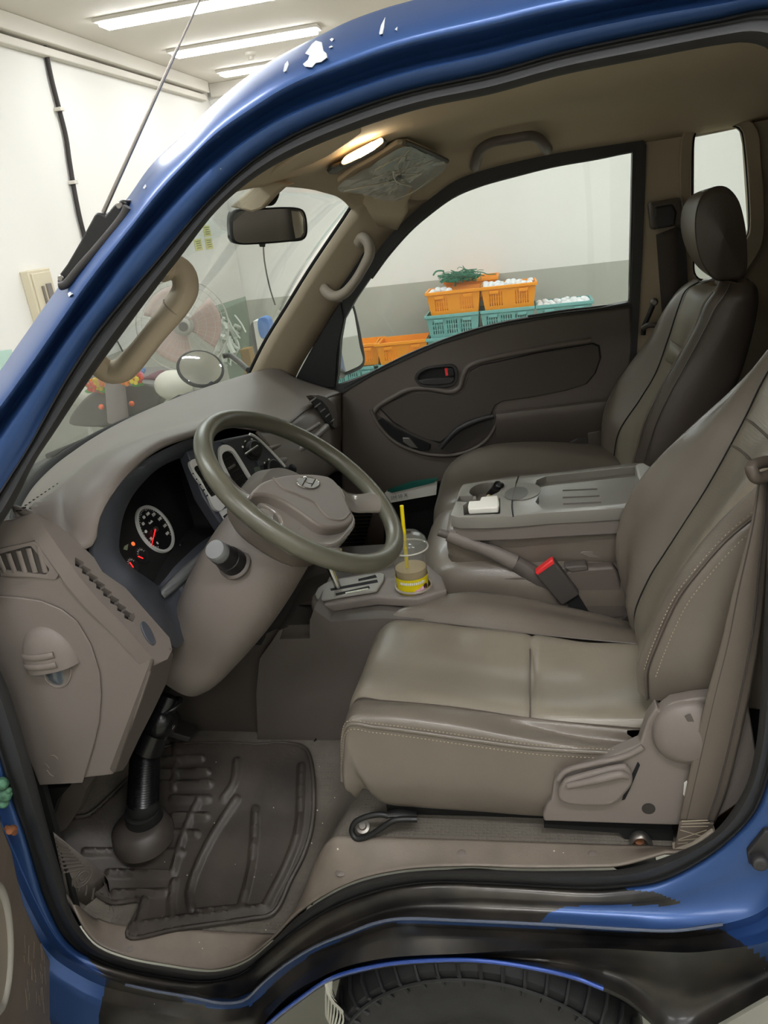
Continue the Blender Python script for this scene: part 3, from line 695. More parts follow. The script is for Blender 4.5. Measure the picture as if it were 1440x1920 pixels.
TR.add('headliner', loft([near, n1, [p.lerp(q, .45)+V(0, 0, .012) for p, q in zip(n1, cen)], cen, [p.lerp(q, .55)+V(0, 0, .012) for p, q in zip(cen, n3)], n3, far], 60, 40), HEAD, solid=.015, soff=1)
roof = [[V(-.43, .04, 1.66), V(-.36, .03, 1.73), V(-.2, .03, 1.80), V(.1, .03, 1.83), V(.85, .03, 1.83)], [V(-.495, .72, 1.765), V(-.42, .72, 1.80), V(-.2, .72, 1.87), V(.1, .72, 1.9), V(.85, .72, 1.9)], [V(-.44, 1.46, 1.72), V(-.38, 1.46, 1.77), V(-.2, 1.46, 1.82), V(.1, 1.46, 1.84), V(.85, 1.46, 1.81)]]
TR.add('roof_panel', loft(roof, 40, 24), PAINT)
# windscreen
def wb(y): return V(-1.10+.24*((y-.72)/.66)**2, y, 1.19)
def wt(y): return V(-.487+.02*((y-.72)/.66)**2, y, 1.722-.03*((y-.72)/.58)**2)
ws = [[wb(y).lerp(wt(y), t)+V(-.03, 0, .02)*sin(pi*t) for y in [.06+1.32*k/20 for k in range(21)]] for t in (0, .25, .5, .75, 1)]
TR.add('windscreen', loft(ws, 40, 20), GLASSW, solid=.005)
TR.add('windscreen_seal', tube([wb(.085+1.31*k/20)+V(.012, 0, .0) for k in range(21)], .017, 10, 60), BLKM)
TR.add('header_trim', tube([wt(.12+1.2*k/20)+V(0, 0, .004) for k in range(21)], .012, 10, 60), TRIM)
cowl = [[wb(.0+1.44*k/12)+V(-.02, 0, -.005) for k in range(13)], [wb(.0+1.44*k/12)+V(-.12, 0, -.03) for k in range(13)], [wb(.0+1.44*k/12)+V(-.15, 0, -.15) for k in range(13)], [wb(k*.12)+V(-.13, 0, -.7) for k in range(13)]]
TR.add('front_panel', loft(cowl, 40), PAINT, solid=.004, label='blue front panel below the windscreen')
TR.add('cowl_cover', loft([[wb(1.44*k/12)+V(-.005, 0, .004) for k in range(13)], [wb(1.44*k/12)+V(-.075, 0, -.012) for k in range(13)]], 40), BLK, solid=.004)
# passenger front pillar trim and door-frame seal
gl = pts2('458,728 470,700 500,640 540,575 580,510 620,450 655,398 674,366'); dr = pts2('545,728 560,690 596,630 640,562 680,505 720,450 760,408 800,372')
pt = [[Y(a, b, 1.315) for a, b in gl], [Y(a*.8+c*.2, b*.8+d_*.2, 1.325) for (a, b), (c, d_) in zip(gl, dr)], [Y(a*.35+c*.65, b*.35+d_*.65, 1.365) for (a, b), (c, d_) in zip(gl, dr)], [Y(a, b, 1.395) for a, b in dr]]
TR.add('pillar_trim', loft(pt, 30), TRIM, solid=.008)
TR.add('windscreen_seal', tube([Y(a-3, b, 1.325) for a, b in gl], .006, 8, 30), BLKM)
TR.add('headliner_corner', loft([[Y(a, b, 1.24) for a, b in pts2('664,346 700,352 745,356 775,352')], [Y(a, b, 1.30) for a, b in pts2('674,362 700,372 740,378 765,374')], [Y(a, b, 1.33) for a, b in pts2('668,385 696,398 730,402 765,395')], [Y(a, b, 1.36) for a, b in pts2('655,405 690,418 722,425 745,430')]], 12), HEAD, solid=.004)
# far side of the cab: rear pillar, quarter window wall, rear wall
qo = [Y(a, b, 1.40) for a, b in pts2('1205,255 1560,190 1560,1000 1170,1000 1184,600')]
qw = [Y(a, b, 1.43) for a, b in pts2('1302,250 1312,239 1330,237 1380,237 1390,246 1395,270 1404,430 1400,440 1330,525 1312,522 1302,512 1300,480')]
TR.add('side_wall_trim', prism(qo, V(0, .02, 0)), TRIM, cuts=[prism([p-V(0, .3, 0) if 0 else p+V(0, -.2, 0) for p in [Y(a, b, 1.40) for a, b in pts2('1302,250 1312,239 1330,237 1380,237 1390,246 1395,270 1405,430 1401,440 1330,525 1312,522 1302,512 1300,480')]], V(0, .5, 0))], label='trim panel behind the passenger door')
qs = pts2('1278,262 1288,240 1310,226 1395,220 1420,240 1428,300 1434,430 1425,470 1340,570 1300,578 1284,560 1280,500')
qi = pts2('1300,256 1306,243 1320,236 1380,235 1392,245 1397,270 1406,430 1402,444 1334,526 1312,526 1301,514 1299,480')
TR.add('quarter_window_frame', ring([Y(a, b, 1.385) for a, b in qs], [Y(a, b, 1.392) for a, b in qi], V(0, .012, 0), 60), TRIM, bevel=.003)
TR.add('quarter_window_seal', tube([Y(a, b, 1.40) for a, b in qi], .005, 8, 80, closed=True), BLKM)
TR.add('quarter_window_glass', prism([Y(a, b, 1.42) for a, b in qi], V(0, .004, 0), 40), GLASS)
TR.add('rear_wall', box((.80, .72, 1.2), (.03, 1.42, 1.25)), PLD)
TR.add('rear_shelf', box((.62, .72, .62), (.36, 1.4, .03)), PLD)
TR.add('outer_wall', box((.58, 1.455, .93), (.46, .02, .64)), PAINT)
TR.add('driver_rear_pillar', box((.61, .0, 1.18), (.44, .05, 1.30)), PAINT, bevel=.01)
# floor
from bisect import bisect_left
lipz = sorted([(Y(a, b, 0).x, Y(a, b, 0).z) for a, b in curve2([p for p in A_bot if p[1] > 1600], 200)])
lx = [p[0] for p in lipz]
def lip(x):
    if x <= lx[0]: return lipz[0][1]
    if x >= lx[-1]: return lipz[-1][1]
    i = bisect_left(lx, x); a, b = lipz[i-1], lipz[i]; return a[1]+(b[1]-a[1])*(x-a[0])/max(b[0]-a[0], 1e-9)
def sst(a, b, x): t = min(max((x-a)/(b-a), 0), 1); return t*t*(3-2*t)
def H(x, y):
    low = .375+.16*sst(.03, .45, y)+.10*sst(-.85, -1.1, x)
    s = sst(-.53, -.37, x-.06*sst(0, .3, y)); zf = low*(1-s)+.632*s
    t = sst(0, .055, y); return lip(x)*(1-t)+zf*t
def onfloor(px, py, off=0.0):
    d = ray(px, py); t0, t1 = .5, 4.0; p = CO
    last = None
    for k in range(700):
        t = .8+k*.003; p = CO+d*t
        if p.y > -.001 and p.z < H(p.x, p.y)+off: return CO+d*(t-.0015)
    return p
def fgrid(x0, x1, y0, y1, nx, ny, fz=H):
    rows = []
    for i in range(nx+1):
        x = x0+(x1-x0)*i/nx; rows.append([V(x, y0+(y1-y0)*(j/ny)**1.0, fz(x, y0+(y1-y0)*(j/ny)**1.0)) for j in range(ny+1)])
    return rows_g(rows)
CARP = mat('ribbed_floor_carpet', rgb(98, 92, 84), .85, mott=.12, mscale=20)
nt = CARP.node_tree; b_ = nt.nodes['Principled BSDF']; tcn = nt.nodes.new('ShaderNodeTexCoord'); vo = nt.nodes.new('ShaderNodeTexVoronoi'); vo.distance = 'CHEBYCHEV'; vo.inputs['Scale'].default_value = 150; vo.inputs['Randomness'].default_value = .25
bu = nt.nodes.new('ShaderNodeBump'); bu.inputs['Strength'].default_value = .9; bu.inputs['Distance'].default_value = .002; nt.links.new(tcn.outputs['Object'], vo.inputs['Vector']); nt.links.new(vo.outputs['Distance'], bu.inputs['Height']); nt.links.new(bu.outputs['Normal'], b_.inputs['Normal'])
DIRT = mat('dirty_brown_floor', rgb(84, 76, 69), .7, mott=.3, mscale=14, bump=.4, bscale=200)
TR.add('floor_carpet', fgrid(-1.12, .78, .05, 1.40, 150, 90), CARP, solid=.01)
TR.add('sill_trim', fgrid(-.905, .42, .003, .052, 220, 10, lambda x, y: H(x, y)+.002), mat('sill_plastic', rgb(118, 108, 98), .5, mott=.12, mscale=18, bump=.3), solid=.004)
for px, py in ((866, 1602), (1112, 1606), (640, 1635), (243, 1777)):
    p = onfloor(px, py, .003); TR.add('trim_clip', lathe(p, (0, -.15, 1), [(.010, 0), (.010, .002), (.007, .004), (.001, .0045)], 20), PL)
TR.add('firewall', box((-1.14, .72, .78), (.03, 1.42, .74)), VOID)
kick = [V(-1.1, .045, .35), V(-.94, .045, .38), V(-.925, .045, .6), V(-.91, .045, .8), V(-.90, .045, 1.0), V(-1.1, .045, 1.1)]
TR.add('kick_panel', prism(kick, V(0, .012, 0)), BLKM)
TR.add('far_kick_panel', box((-.86, 1.425, .75), (.58, .02, .76)), BLKM)
TR.add('far_roof_rail', loft([far, [p+V(0, .05, -.004) for p in far], [p+V(0, .07, .06) for p in far]], 50), TRIM, solid=.004)
# underbody box so that nothing shows through below the floor
TR.add('underbody', box((-.05, .9, .33), (.9, .98, .04)), BLKM)
TR.add('wheel_arch_liner', loft([[V(-.15+.40*cos(a), y, .12+.40*sin(a)) for a in [pi*(.12+.76*k/16) for k in range(17)]] for y in (.22, .42)], 30), BLKM, solid=.006)
TR.add('hinge_striker', join(prism([Y(a, b, -.036) for a, b in pts2('1402,1600 1434,1560 1460,1555 1470,1600 1450,1625 1405,1622')], V(0, .01, 0)), lathe(Y(1421, 1610, -.037), (0, -1, .2), [(.012, 0), (.012, .012), (.009, .016), (.001, .017)], 16)), mat('dark_bracket', rgb(58, 56, 56), .5, metal=.4), bevel=.002)
# tyre
TY = Thing('front_tyre', 'black tyre under the wheel arch below the driver seat', 'tyre', (-.14, .13, FZ))
tc0 = V(-.15, .03, FZ+.311)
prof = [(.10, .03), (.14, .0), (.20, -.02), (.25, -.026), (.29, -.018), (.303, .0), (.308, .02), (.311, .06), (.311, .14), (.308, .18), (.29, .21), (.2, .20), (.10, .19)]
TY.add('casing', lathe(tc0, (0, 1, 0), prof, 90), RUBT, ang=25)
sip = []
for k in range(46):
    a = 2*pi*k/46; d_ = V(cos(a), 0, sin(a))
    s_ = V(-sin(a), 0, cos(a))
    c0 = tc0+d_*.3015+V(0, -.006, 0)
    sip.append(tube([tc0+d_*.262+V(0, -.026, 0), tc0+d_*.287+V(0, -.024, 0)+s_*.004, tc0+d_*.306+V(0, .0, 0)+s_*.008, tc0+d_*.313+V(0, .03, 0)+s_*.006], .0042, 6))
TY.add('shoulder_rib', join(*sip), RUBT)
TY.add('tread_line', tube([tc0+V(cos(a), 0, sin(a))*.279+V(0, -.027, 0) for a in [2*pi*k/80 for k in range(80)]], .004, 6, closed=True), RUBT)
TY.add('wheel_disc', lathe(tc0+V(0, .06, 0), (0, -1, 0), [(.11, 0), (.10, .01), (.05, .02), (.001, .02)], 40), STEEL)
ws_ = []
random.seed(11)
for k in range(7):
    a = V(-.39-.006*k, .03-.004*k, .36-.004*k); ws_.append(tube([a+V(0, 0, .02), a+V(-.03+.006*k, -.01, -.04), a+V(-.05+.012*k, 0, -.10), a+V(-.06+.01*k, 0, -.17)], .0035, 6, 14))
single('wire_bundle', join(*ws_), CHR, 'bundle of silvery wires hanging behind the wheel arch beside the tyre', 'wires')
# ------------------------------------------------------------------ dashboard
def on_obj(name, px, py, lift=0.0):
    o = bpy.data.objects[name]; dg = bpy.context.evaluated_depsgraph_get(); dg.update()
    org = o.parent.location if o.parent else Vector((0, 0, 0))
    d = ray(px, py).normalized(); r = o.evaluated_get(dg).ray_cast(CO-org, d)
    return r[1]+org-d*lift if r[0] else Y(px, py, .1)
DA = Thing('dashboard', 'taupe dashboard running below the windscreen with gauges and vents', 'dashboard', (-.8, .7, .7))
def wbx(y, dx, dz): p = wb(y); return V(p.x+dx, y, p.z+dz)
ys = [.05, .10, .15, .25, .35, .45, .60, .75, .95, 1.15, 1.30, 1.38]
row0 = [wbx(y, .02, .0) for y in ys]
rowE = [Y(62, 962, .052), Y(110, 1000, .062), Y(160, 1032, .085), Y(180, 1015, .095), Y(187, 975, .10), Y(205, 938, .12), Y(240, 892, .165), X(300, 843, -.66), X(368, 818, -.645), X(430, 802, -.635), X(482, 808, -.60), Y(535, 800, .86), Y(575, 770, 1.12), Y(612, 748, 1.28), Y(640, 738, 1.38)]
row1 = [wbx(y, .10, .035) for y in ys]
row2 = [V(-.80, .05, 1.275), V(-.80, .12, 1.265), V(-.79, .2, 1.275), V(-.78, .3, 1.285), V(-.765, .42, 1.275), V(-.765, .6, 1.25), V(-.77, .8, 1.225), V(-.77, 1.0, 1.21), V(-.755, 1.2, 1.20), V(-.74, 1.38, 1.19)]
rowE2 = [p+V(-.035, 0, .012) for p in crom(rowE, 40)]
DA.add('top_pad', loft([row0, row1, row2, rowE2, rowE], 90, 24), PL, solid=.006, ang=60)
# passenger side of the dash: rear face curling down to the glove box
fa = [X(482, 808, -.60), Y(535, 800, .86), Y(575, 770, 1.12), Y(612, 748, 1.28), Y(640, 738, 1.385)]
fb = [X(500, 830, -.585), Y(545, 822, .88), Y(590, 790, 1.12), Y(625, 772, 1.28), Y(641, 800, 1.385)]
fc_ = [X(520, 862, -.575), Y(560, 848, .88), Y(598, 822, 1.10), Y(628, 812, 1.28), Y(640, 850, 1.385)]
fd = [X(545, 888, -.58), Y(575, 890, .90), Y(610, 885, 1.10), Y(636, 880, 1.28), Y(648, 885, 1.385)]
fe = [V(-.64, .62, .92), V(-.64, .9, .90), V(-.64, 1.1, .9), V(-.66, 1.28, .9), V(-.68, 1.385, .9)]
DA.add('passenger_face', loft([fa, fb, fc_, fd, fe], 50, 24), PL, solid=.006)
DA.add('glovebox_lip', tube([X(518, 870, -.570), Y(545, 855, .84), Y(575, 832, .98), Y(600, 812, 1.10), Y(612, 800, 1.16)], .010, 12, 30), PL)
DA.add('glovebox_lip', tube([X(505, 842, -.575), Y(535, 830, .84), Y(570, 812, 1.0), Y(598, 795, 1.14)], .006, 12, 30), PL)
_v = [on_obj('passenger_face', 582, 768), on_obj('passenger_face', 628, 800), on_obj('passenger_face', 618, 756)]
pv = Plane.of(*_v); pv.p = pv.p+pv.n*.010
pvr = DA.add('side_vent', pprism(pv, pts2('572,742 585,740 602,746 615,758 625,780 630,800 618,806 606,795 590,765'), .020, -.012), PLD, bevel=.003)
DA.add('side_vent_opening', pprism(pv, pts2('578,746 590,745 604,752 614,764 622,782 624,796 616,797 606,785 592,762'), .001, .0080), VOID, parent=pvr)
for k in range(5):
    a, b = 584+k*8.6, 748+k*9.5
    DA.add('louvre', join(tube([pv.at(a-3+k, b+6, .010), pv.at(a+8, b-2+k*.6, .010)], .0022, 6)), PL, parent=pvr)
# side facing the driver door
SP = Plane(Y(100, 1200, .045), (0, -1, 0))
DA.add('end_panel', pprism(SP, pts2('-60,985 20,975 62,962 91,1000 122,1044 150,1083 182,1122 234,1174 284,1232 281,1262 262,1320 240,1380 217,1446 210,1453 150,1460 75,1468 40,1380 0,1262 -60,1120'), -.008), PL, bevel=.003, seg=3)
fcov = DA.add('fuse_cover', pprism(SP, pts2('-60,1112 0,1116 40,1119 78,1125 117,1141 146,1164 172,1208 188,1260 191,1300 187,1352 177,1396 156,1466 76,1470 40,1380 0,1262 -60,1180'), .0035, .001), PL, bevel=.0022, seg=3)
DA.add('moulded_mark', join(*[tube([SP.at(a, b, .005) for a, b in q], .0010, 6, 10) for q in (pts2('90,1420 98,1416 106,1420 108,1426 104,1432'), pts2('76,1436 84,1432 92,1440'), pts2('88,1444 94,1452 100,1456'))]), PL, parent=fcov)
# retractable holder on the cover
kc = SP.at(101, 1243)
dome = ball(kc+V(0, 0, .0), .062, 40, (.86, .42, 1.2))
kd = DA.add('holder_cover', dome, PL, parent=fcov, cuts=[box(kc+V(.0, 0, -.056), (.3, .2, .1), (V(.985, 0, .17), V(0, 1, 0), V(-.17, 0, .985)))])
for j in range(2):
    z0 = .004+j*.018
    DA.add('grip_band', tube([kc+V(-.040+.0105*i, -.0260*sqrt(max(0, 1-((-.040+.0105*i)/.0533)**2-(z0/.0744)**2)), z0+.0022*i*.6) for i in range(7)], .0062, 10, 20, flat=(V(0, 1, 0), .55)), PL, parent=fcov)
DA.add('holder_lens', ball(SP.at(107, 1262, -.002), .030, 24, (.72, .35, .85)), mat('smoky_lens', rgb(78, 84, 90), .15, coat=1), parent=fcov)
DA.add('holder_rim', tube([SP.at(82, 1256, .004), SP.at(88, 1275, .004), SP.at(105, 1287, .004), SP.at(122, 1284, .004), SP.at(132, 1268, .004), SP.at(134, 1252, .004)], .0028, 8, 24), PL, parent=fcov)
# triangular demister vent
vt = DA.add('corner_vent', ring([SP.at(a, b, .0) for a, b in pts2('-20,1032 68,1013 113,1076 106,1085 60,1080 -20,1076')], [SP.at(a, b, .0) for a, b in pts2('-18,1042 60,1021 96,1066 88,1076 60,1073 -18,1063')], V(0, -.004, 0), 60, smooth=False), PL, bevel=.001)
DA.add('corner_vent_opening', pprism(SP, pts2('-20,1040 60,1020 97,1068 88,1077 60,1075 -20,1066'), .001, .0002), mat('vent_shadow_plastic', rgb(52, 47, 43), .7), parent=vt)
for k in range(5):
    a = -4+k*19
    DA.add('louvre', tube([SP.at(a, 1042-k*4.6, .0025), SP.at(a+5, 1055-k*3, .003), SP.at(a+13, 1073-k*.0, .0025)], .0022, 8, 14, flat=(V(1, 0, .3), 2.2)), PL, parent=vt)
# strip of defroster slots facing the driver
ST = Plane.of(Y(62, 962, .045), Y(284, 1232, .045), Y(322, 1212, .10))
slots = []
for i in range(8):
    cx_, cy_ = 149+13.2*i, 1057+14.0*i
    slots.append(prism([ST.at(cx_+a, cy_+b)+ST.n*.01 for a, b in ((-9, -12), (8, -2), (6, 11), (-9, 4))], ST.n*-.03))
st_o = pts2('62,962 91,1000 122,1044 150,1083 182,1122 234,1174 284,1232 300,1242 314,1236 323,1218 318,1196 235,1102 192,1072 176,1045 150,1020 110,985')
DA.add('defroster_strip', pprism(ST, st_o, -.03, .001), PL, cuts=slots[:])
DA.add('defroster_duct', pprism(ST, pts2('118,1034 258,1190 275,1170 160,1030'), -.004, -.011), VOID)
DA.add('dark_button', prism([ST.at(276+12*cos(a)*.8-8*sin(a)*-.9*0-sin(a)*-9, 1188+22*sin(a)+cos(a)*2, .0012) for a in [2*pi*k/24 for k in range(24)]], ST.n*.003), BEZ, bevel=.001)
DA.add('blank_slot', pprism(ST, pts2('243,1152 250,1150 253,1158 248,1166 243,1160'), .001, .0015), PLD)
LF = Plane.of(Y(288, 1235, .045), Y(215, 1450, .045), Y(324, 1222, .10))
DA.add('lower_bevel_panel', pprism(LF, pts2('288,1235 300,1242 322,1216 326,1228 313,1282 290,1330 262,1385 240,1432 230,1446 214,1450'), -.02, .0005), PLD, bevel=.003)
DA.add('under_dash_cover', prism([V(-.66, .11, .97), V(-.80, .11, .73), V(-1.05, .11, .72), V(-1.05, .11, 1.15), V(-.8, .11, 1.15)], V(0, 1.25, 0)), VOID)
# instrument binnacle
OB = [Y(176, 1045, .095), Y(178, 1010, .097), Y(187, 972, .10), Y(205, 935, .12), Y(240, 890, .165), X(272, 863, -.672), X(318, 838, -.662), X(368, 822, -.648), X(385, 860, -.645), X(405, 905, -.64), X(428, 950, -.63), X(440, 985, -.625), X(420, 1012, -.635), X(385, 1045, -.65), X(356, 1090, -.665), X(350, 1130, -.665), X(357, 1165, -.66), X(347, 1198, -.655), X(328, 1214, -.65), Y(302, 1184, .125), Y(268, 1142, .11), Y(233, 1102, .10), Y(192, 1072, .096)]
IB = [X(224, 1030, -.71), X(226, 995, -.705), X(234, 960, -.70), X(252, 925, -.695), X(283, 890, -.69), X(308, 872, -.685), X(335, 860, -.68), X(364, 850, -.675), X(374, 872, -.67), X(392, 910, -.665), X(410, 950, -.66), X(424, 984, -.655), X(405, 998, -.665), X(375, 1018, -.675), X(345, 1045, -.685), X(325, 1065, -.69), X(312, 1082, -.695), X(303, 1092, -.70), X(297, 1098, -.70), X(285, 1090, -.705), X(268, 1078, -.71), X(250, 1066, -.712), X(234, 1050, -.712)]
nB = 92
ob = crom(OB, nB, True); ib = crom(IB, nB, True)
# keep pairs lined up through shared station count
def stations(P, per=4):
    out = []; n = len(P)
    for i in range(n):
        p0, p1, p2, p3 = P[i-1], P[i], P[(i+1) % n], P[(i+2) % n]
        for k in range(per):
            t = k/per; out.append(.5*((2*p1)+(p2-p0)*t+(2*p0-5*p1+4*p2-p3)*t*t+(3*p1-p0-3*p2+p3)*t**3))
    return out
ob, ib = stations(OB), stations(IB)
bez = [[p+V(-.01, 0, -.004) for p in ob], ob, [a.lerp(b, .3)+V(.008, 0, .004) for a, b in zip(ob, ib)], [a.lerp(b, .8)+V(.004, 0, .002) for a, b in zip(ob, ib)], ib]
cl = DA.add('instrument_cluster', rows_g(bez, True), BEZ, ang=60)
GN = V(.90, 0, .42).normalized(); GP = Plane(X(290, 995, -.745), GN)
deep = [GP.at(*((a if a < 262 else 262+(a-262)*.62), b)) for a, b in [pxof(p) for p in ib]]
DA.add('cluster_hood', rows_g([ib, [a.lerp(b, .5) for a, b in zip(ib, deep)], deep], True), BLKM, parent=cl)
DA.add('gauge_face', prism([GP.at(*pxof(p)) for p in deep[::3]], GN*-.004), BLKM, parent=cl)
ge1 = V(0, 1, 0); ge2 = GN.cross(ge1)*-1
if ge2.z < 0: ge2 = -ge2
def gdisc(c, r, h0, h1, n=48): return lathe(c+GN*h0, GN, [(r, 0), (r, h1-h0)], n)
gc = GP.at(289, 993)
RS = .051
DA.add('speedometer_ring', lathe(gc, GN, [(RS-.006, .002), (RS-.0045, .006), (RS, .006), (RS+.001, .001)], 60), SIL, parent=cl)
DA.add('speedometer_dial', gdisc(gc, RS-.006, .001, .003), mat('dial_black', rgb(24, 24, 26), .4), parent=cl)
tk = []; nm = []
for k in range(37):
    a = radians(225-270*k/36); d_ = ge1*cos(a)+ge2*sin(a)
    tk.append(tube([gc+d_*(RS-.011 if k % 4 == 0 else RS-.009)+GN*.004, gc+d_*(RS-.007)+GN*.004], .0005, 4))
for k in range(10):
    a = radians(225-270*k/9); d_ = ge1*cos(a)+ge2*sin(a)
    nm.append(text(str(k*20), gc+d_*(RS-.018)+GN*.004, ge1, ge2, .0085))
nm.append(text('km/h', gc+ge2*.016+GN*.004, ge1, ge2, .007))
DA.add('dial_ticks', join(*tk), WHITE, parent=cl); DA.add('dial_numerals', join(*nm), WHITE, parent=cl)
DA.add('speedometer_needle', tube([GP.at(292, 990, .008), GP.at(284, 1024, .006)], [.0014, .0007], 6), REDN, parent=cl)
DA.add('needle_hub', lathe(GP.at(291, 993, .004), GN, [(.006, 0), (.005, .005), (.001, .006)], 20), STEEL, parent=cl)
for (px, py, r_, n0, n1) in ((265, 1042, .0165, (268, 1047), (259, 1043)), (246, 1060, .015, (250, 1064), (243, 1054))):
    c_ = GP.at(px, py)
    DA.add('small_gauge', lathe(c_, GN, [(r_, .001), (r_, .003), (r_-.0012, .0035), (r_-.0012, .002), (.001, .002)], 32), mat('gauge_black_%d' % px, rgb(34, 33, 34), .4), parent=cl)
    DA.add('gauge_needle', tube([GP.at(n0[0], n0[1], .006), GP.at(n1[0], n1[1], .006)], .0011, 6), REDN, parent=cl)
    DA.add('gauge_marks', join(*[tube([c_+(ge1*cos(radians(a))+ge2*sin(radians(a)))*(r_*.6)+GN*.003, c_+(ge1*cos(radians(a))+ge2*sin(radians(a)))*(r_*.82)+GN*.003], .0006, 4) for a in range(20, 170, 24)]), WHITE, parent=cl)
DA.add('warning_light', lathe(GP.at(249, 1020, .001), GN, [(.004, 0), (.004, .002), (.001, .003)], 16), ORL, parent=cl)
DA.add('warning_light', pprism(GP, pts2('233,1024 240,1020 238,1032 231,1030'), .001, .001), mat('pale_green_light', rgb(150, 160, 130), .5), parent=cl)
DA.add('reset_stem', tube([GP.at(345, 1013, .0), GP.at(338, 1022, .02)], .002, 8), BLK, parent=cl)
DA.add('lower_lip', loft([[X(300, 1106, -.692), X(335, 1070, -.68), X(375, 1035, -.66), X(420, 996, -.64), X(438, 985, -.62)], [X(303, 1112, -.682), X(341, 1078, -.668), X(382, 1042, -.648), X(425, 1002, -.628), X(442, 990, -.61)], [X(310, 1122, -.68), X(347, 1092, -.668), X(388, 1053, -.65), X(428, 1010, -.632), X(444, 996, -.612)]], 30, 8), BEZL, parent=cl, solid=.004)
# centre stack
SKP = Plane.of(X(370, 832, -.655), X(482, 815, -.582), X(430, 1000, -.60))
cs = DA.add('center_stack', pprism(SKP, pts2('350,846 395,828 470,813 484,818 545,888 520,960 455,1000 425,1000 380,930'), -.03, -.002), BEZ, bevel=.003)
r_out = pts2('409,840 420,836 432,842 440,852 470,902 480,925 468,938 452,940 440,925 415,885')
r_in = pts2('412,856 424,847 433,850 440,860 458,890 472,914 458,922 446,926 430,900')
DA.add('vent_frame', ring([SKP.at(a, b, -.001) for a, b in r_out], [SKP.at(a, b, -.001) for a, b in r_in], SKP.n*.008, 60), SIL, parent=cs, bevel=.0015)
DA.add('vent_opening', pprism(SKP, r_in, .002, -.0005, smooth=40), VOID, parent=cs)
for k in range(5):
    t = k/4.6+.06
    DA.add('louvre', tube([SKP.at(414+t*34, 863+t*60, .004), SKP.at(432+t*32, 853+t*52, .004)], .0016, 6), BLK, parent=cs)
DA.add('louvre_tab', tube([SKP.at(428, 880, .006), SKP.at(440, 872, .006)], .0028, 8), STEEL, parent=cs)
l_out = pts2('352,868 366,862 380,866 392,880 410,925 420,945 408,960 398,955 384,925 360,890')
l_in = pts2('360,880 372,874 384,884 398,915 405,930 396,936 386,925 372,900')
DA.add('vent_frame', ring([SKP.at(a, b, -.001) for a, b in l_out], [SKP.at(a, b, -.001) for a, b in l_in], SKP.n*.008, 60), SIL, parent=cs, bevel=.0015)
DA.add('vent_opening', pprism(SKP, l_in, .002, -.0005, smooth=40), VOID, parent=cs)
for k in range(5):
    t = k/4.6+.05
    DA.add('louvre', tube([SKP.at(360+t*30, 886+t*48, .004), SKP.at(374+t*26, 878+t*46, .004)], .0016, 6), BLK, parent=cs)
DA.add('trim_bar', pprism(SKP, pts2('392,934 408,926 440,925 462,925 474,932 462,942 446,950 438,985 428,992 404,950'), .004, -.001), SIL, parent=cs, bevel=.001)
DA.add('hazard_button', pprism(SKP, pts2('399,944 418,936 427,950 409,960'), .006, .0), BEZ, parent=cs, bevel=.001)
DA.add('button_mark', pprism(SKP, pts2('409,946 414,944 417,949 412,951'), .0005, .006), STEEL, parent=cs)
DA.add('coin_tray', pprism(SKP, pts2('455,905 470,898 480,915 470,926'), .004, .004), BLKM, parent=cs)
DA.add('lower_slots', pprism(SKP, pts2('418,968 432,958 438,970 428,984'), .003, .003), BLKM, parent=cs)
cp = DA.add('climate_panel', pprism(SKP, pts2('412,830 468,816 476,818 540,882 530,892 500,905 484,928 442,852 428,838'), .005, -.002), mat('charcoal_panel', rgb(52, 53, 56), .45), parent=cs, bevel=.0015)
DA.add('panel_edge', tube([SKP.at(a, b, .004) for a, b in pts2('468,814 478,818 510,848 542,884 548,892')], .003, 8, 20), SIL, parent=cs)
def sd(px, py, r, prof, m, name, n=30): DA.add(name, lathe(SKP.at(px, py, .003), SKP.n, prof, n), m, parent=cs)
sd(472, 844, 0, [(.023, 0), (.023, .003), (.019, .004), (.018, .014), (.015, .017), (.001, .017)], BLK, 'fan_knob')
DA.add('knob_pointer', tube([SKP.at(460, 852, .021), SKP.at(483, 836, .021)], .0026, 6), STEEL, parent=cs)
DA.add('dial_icons', join(*[lathe(SKP.at(a, b, .004), SKP.n, [(.0025, 0), (.0025, .001), (.001, .001)], 8) for a, b in ((455, 838), (460, 828), (472, 824), (484, 830), (489, 843))]), WHITE, parent=cs)
DA.add('push_button', pprism(SKP, pts2('474,878 484,875 490,887 480,892'), .004, .003), mat('green_grey_button', rgb(72, 84, 74), .5), parent=cs, bevel=.0008)
DA.add('push_button', pprism(SKP, pts2('480,866 488,864 492,872 484,875'), .004, .003), BEZ, parent=cs, bevel=.0008)
sd(508, 880, 0, [(.020, 0), (.019, .012), (.016, .015), (.001, .015)], BLK, 'mode_knob')
DA.add('dial_icons', join(*[lathe(SKP.at(a, b, .004), SKP.n, [(.0025, 0), (.0025, .001), (.001, .001)], 8) for a, b in ((496, 868), (504, 862), (514, 864))]), WHITE, parent=cs)
DA.add('side_knob', lathe(SKP.at(538, 884, .0), SKP.n, [(.012, 0), (.011, .02), (.001, .022)], 20), BLK, parent=cs)
# lower centre grille seen between spokes
LG = Plane.of(V(-.52, .50, .97), V(-.50, .72, .97), V(-.56, .6, .84))
lgo = pts2('640,955 705,955 722,1000 718,1030 690,1035 630,1045 600,1040')
lg = DA.add('speaker_grille', pprism(LG, lgo, -.02), BLKM)
for k in range(11):
    DA.add('grille_bar', tube([LG.at(640+k*1.0-k*2, 962+k*7, .002), LG.at(712+k*.6, 958+k*7, .002)], .0022, 6), PLD, parent=lg)
dfs = [on_obj('top_pad', 36+7.2*k, 957-5.0*k) for k in range(11)]
DA.add('defroster_slots', join(*[box(p, (.009-.0006*k, .0035, .0016)) for k, p in enumerate(dfs)]), BLKM)

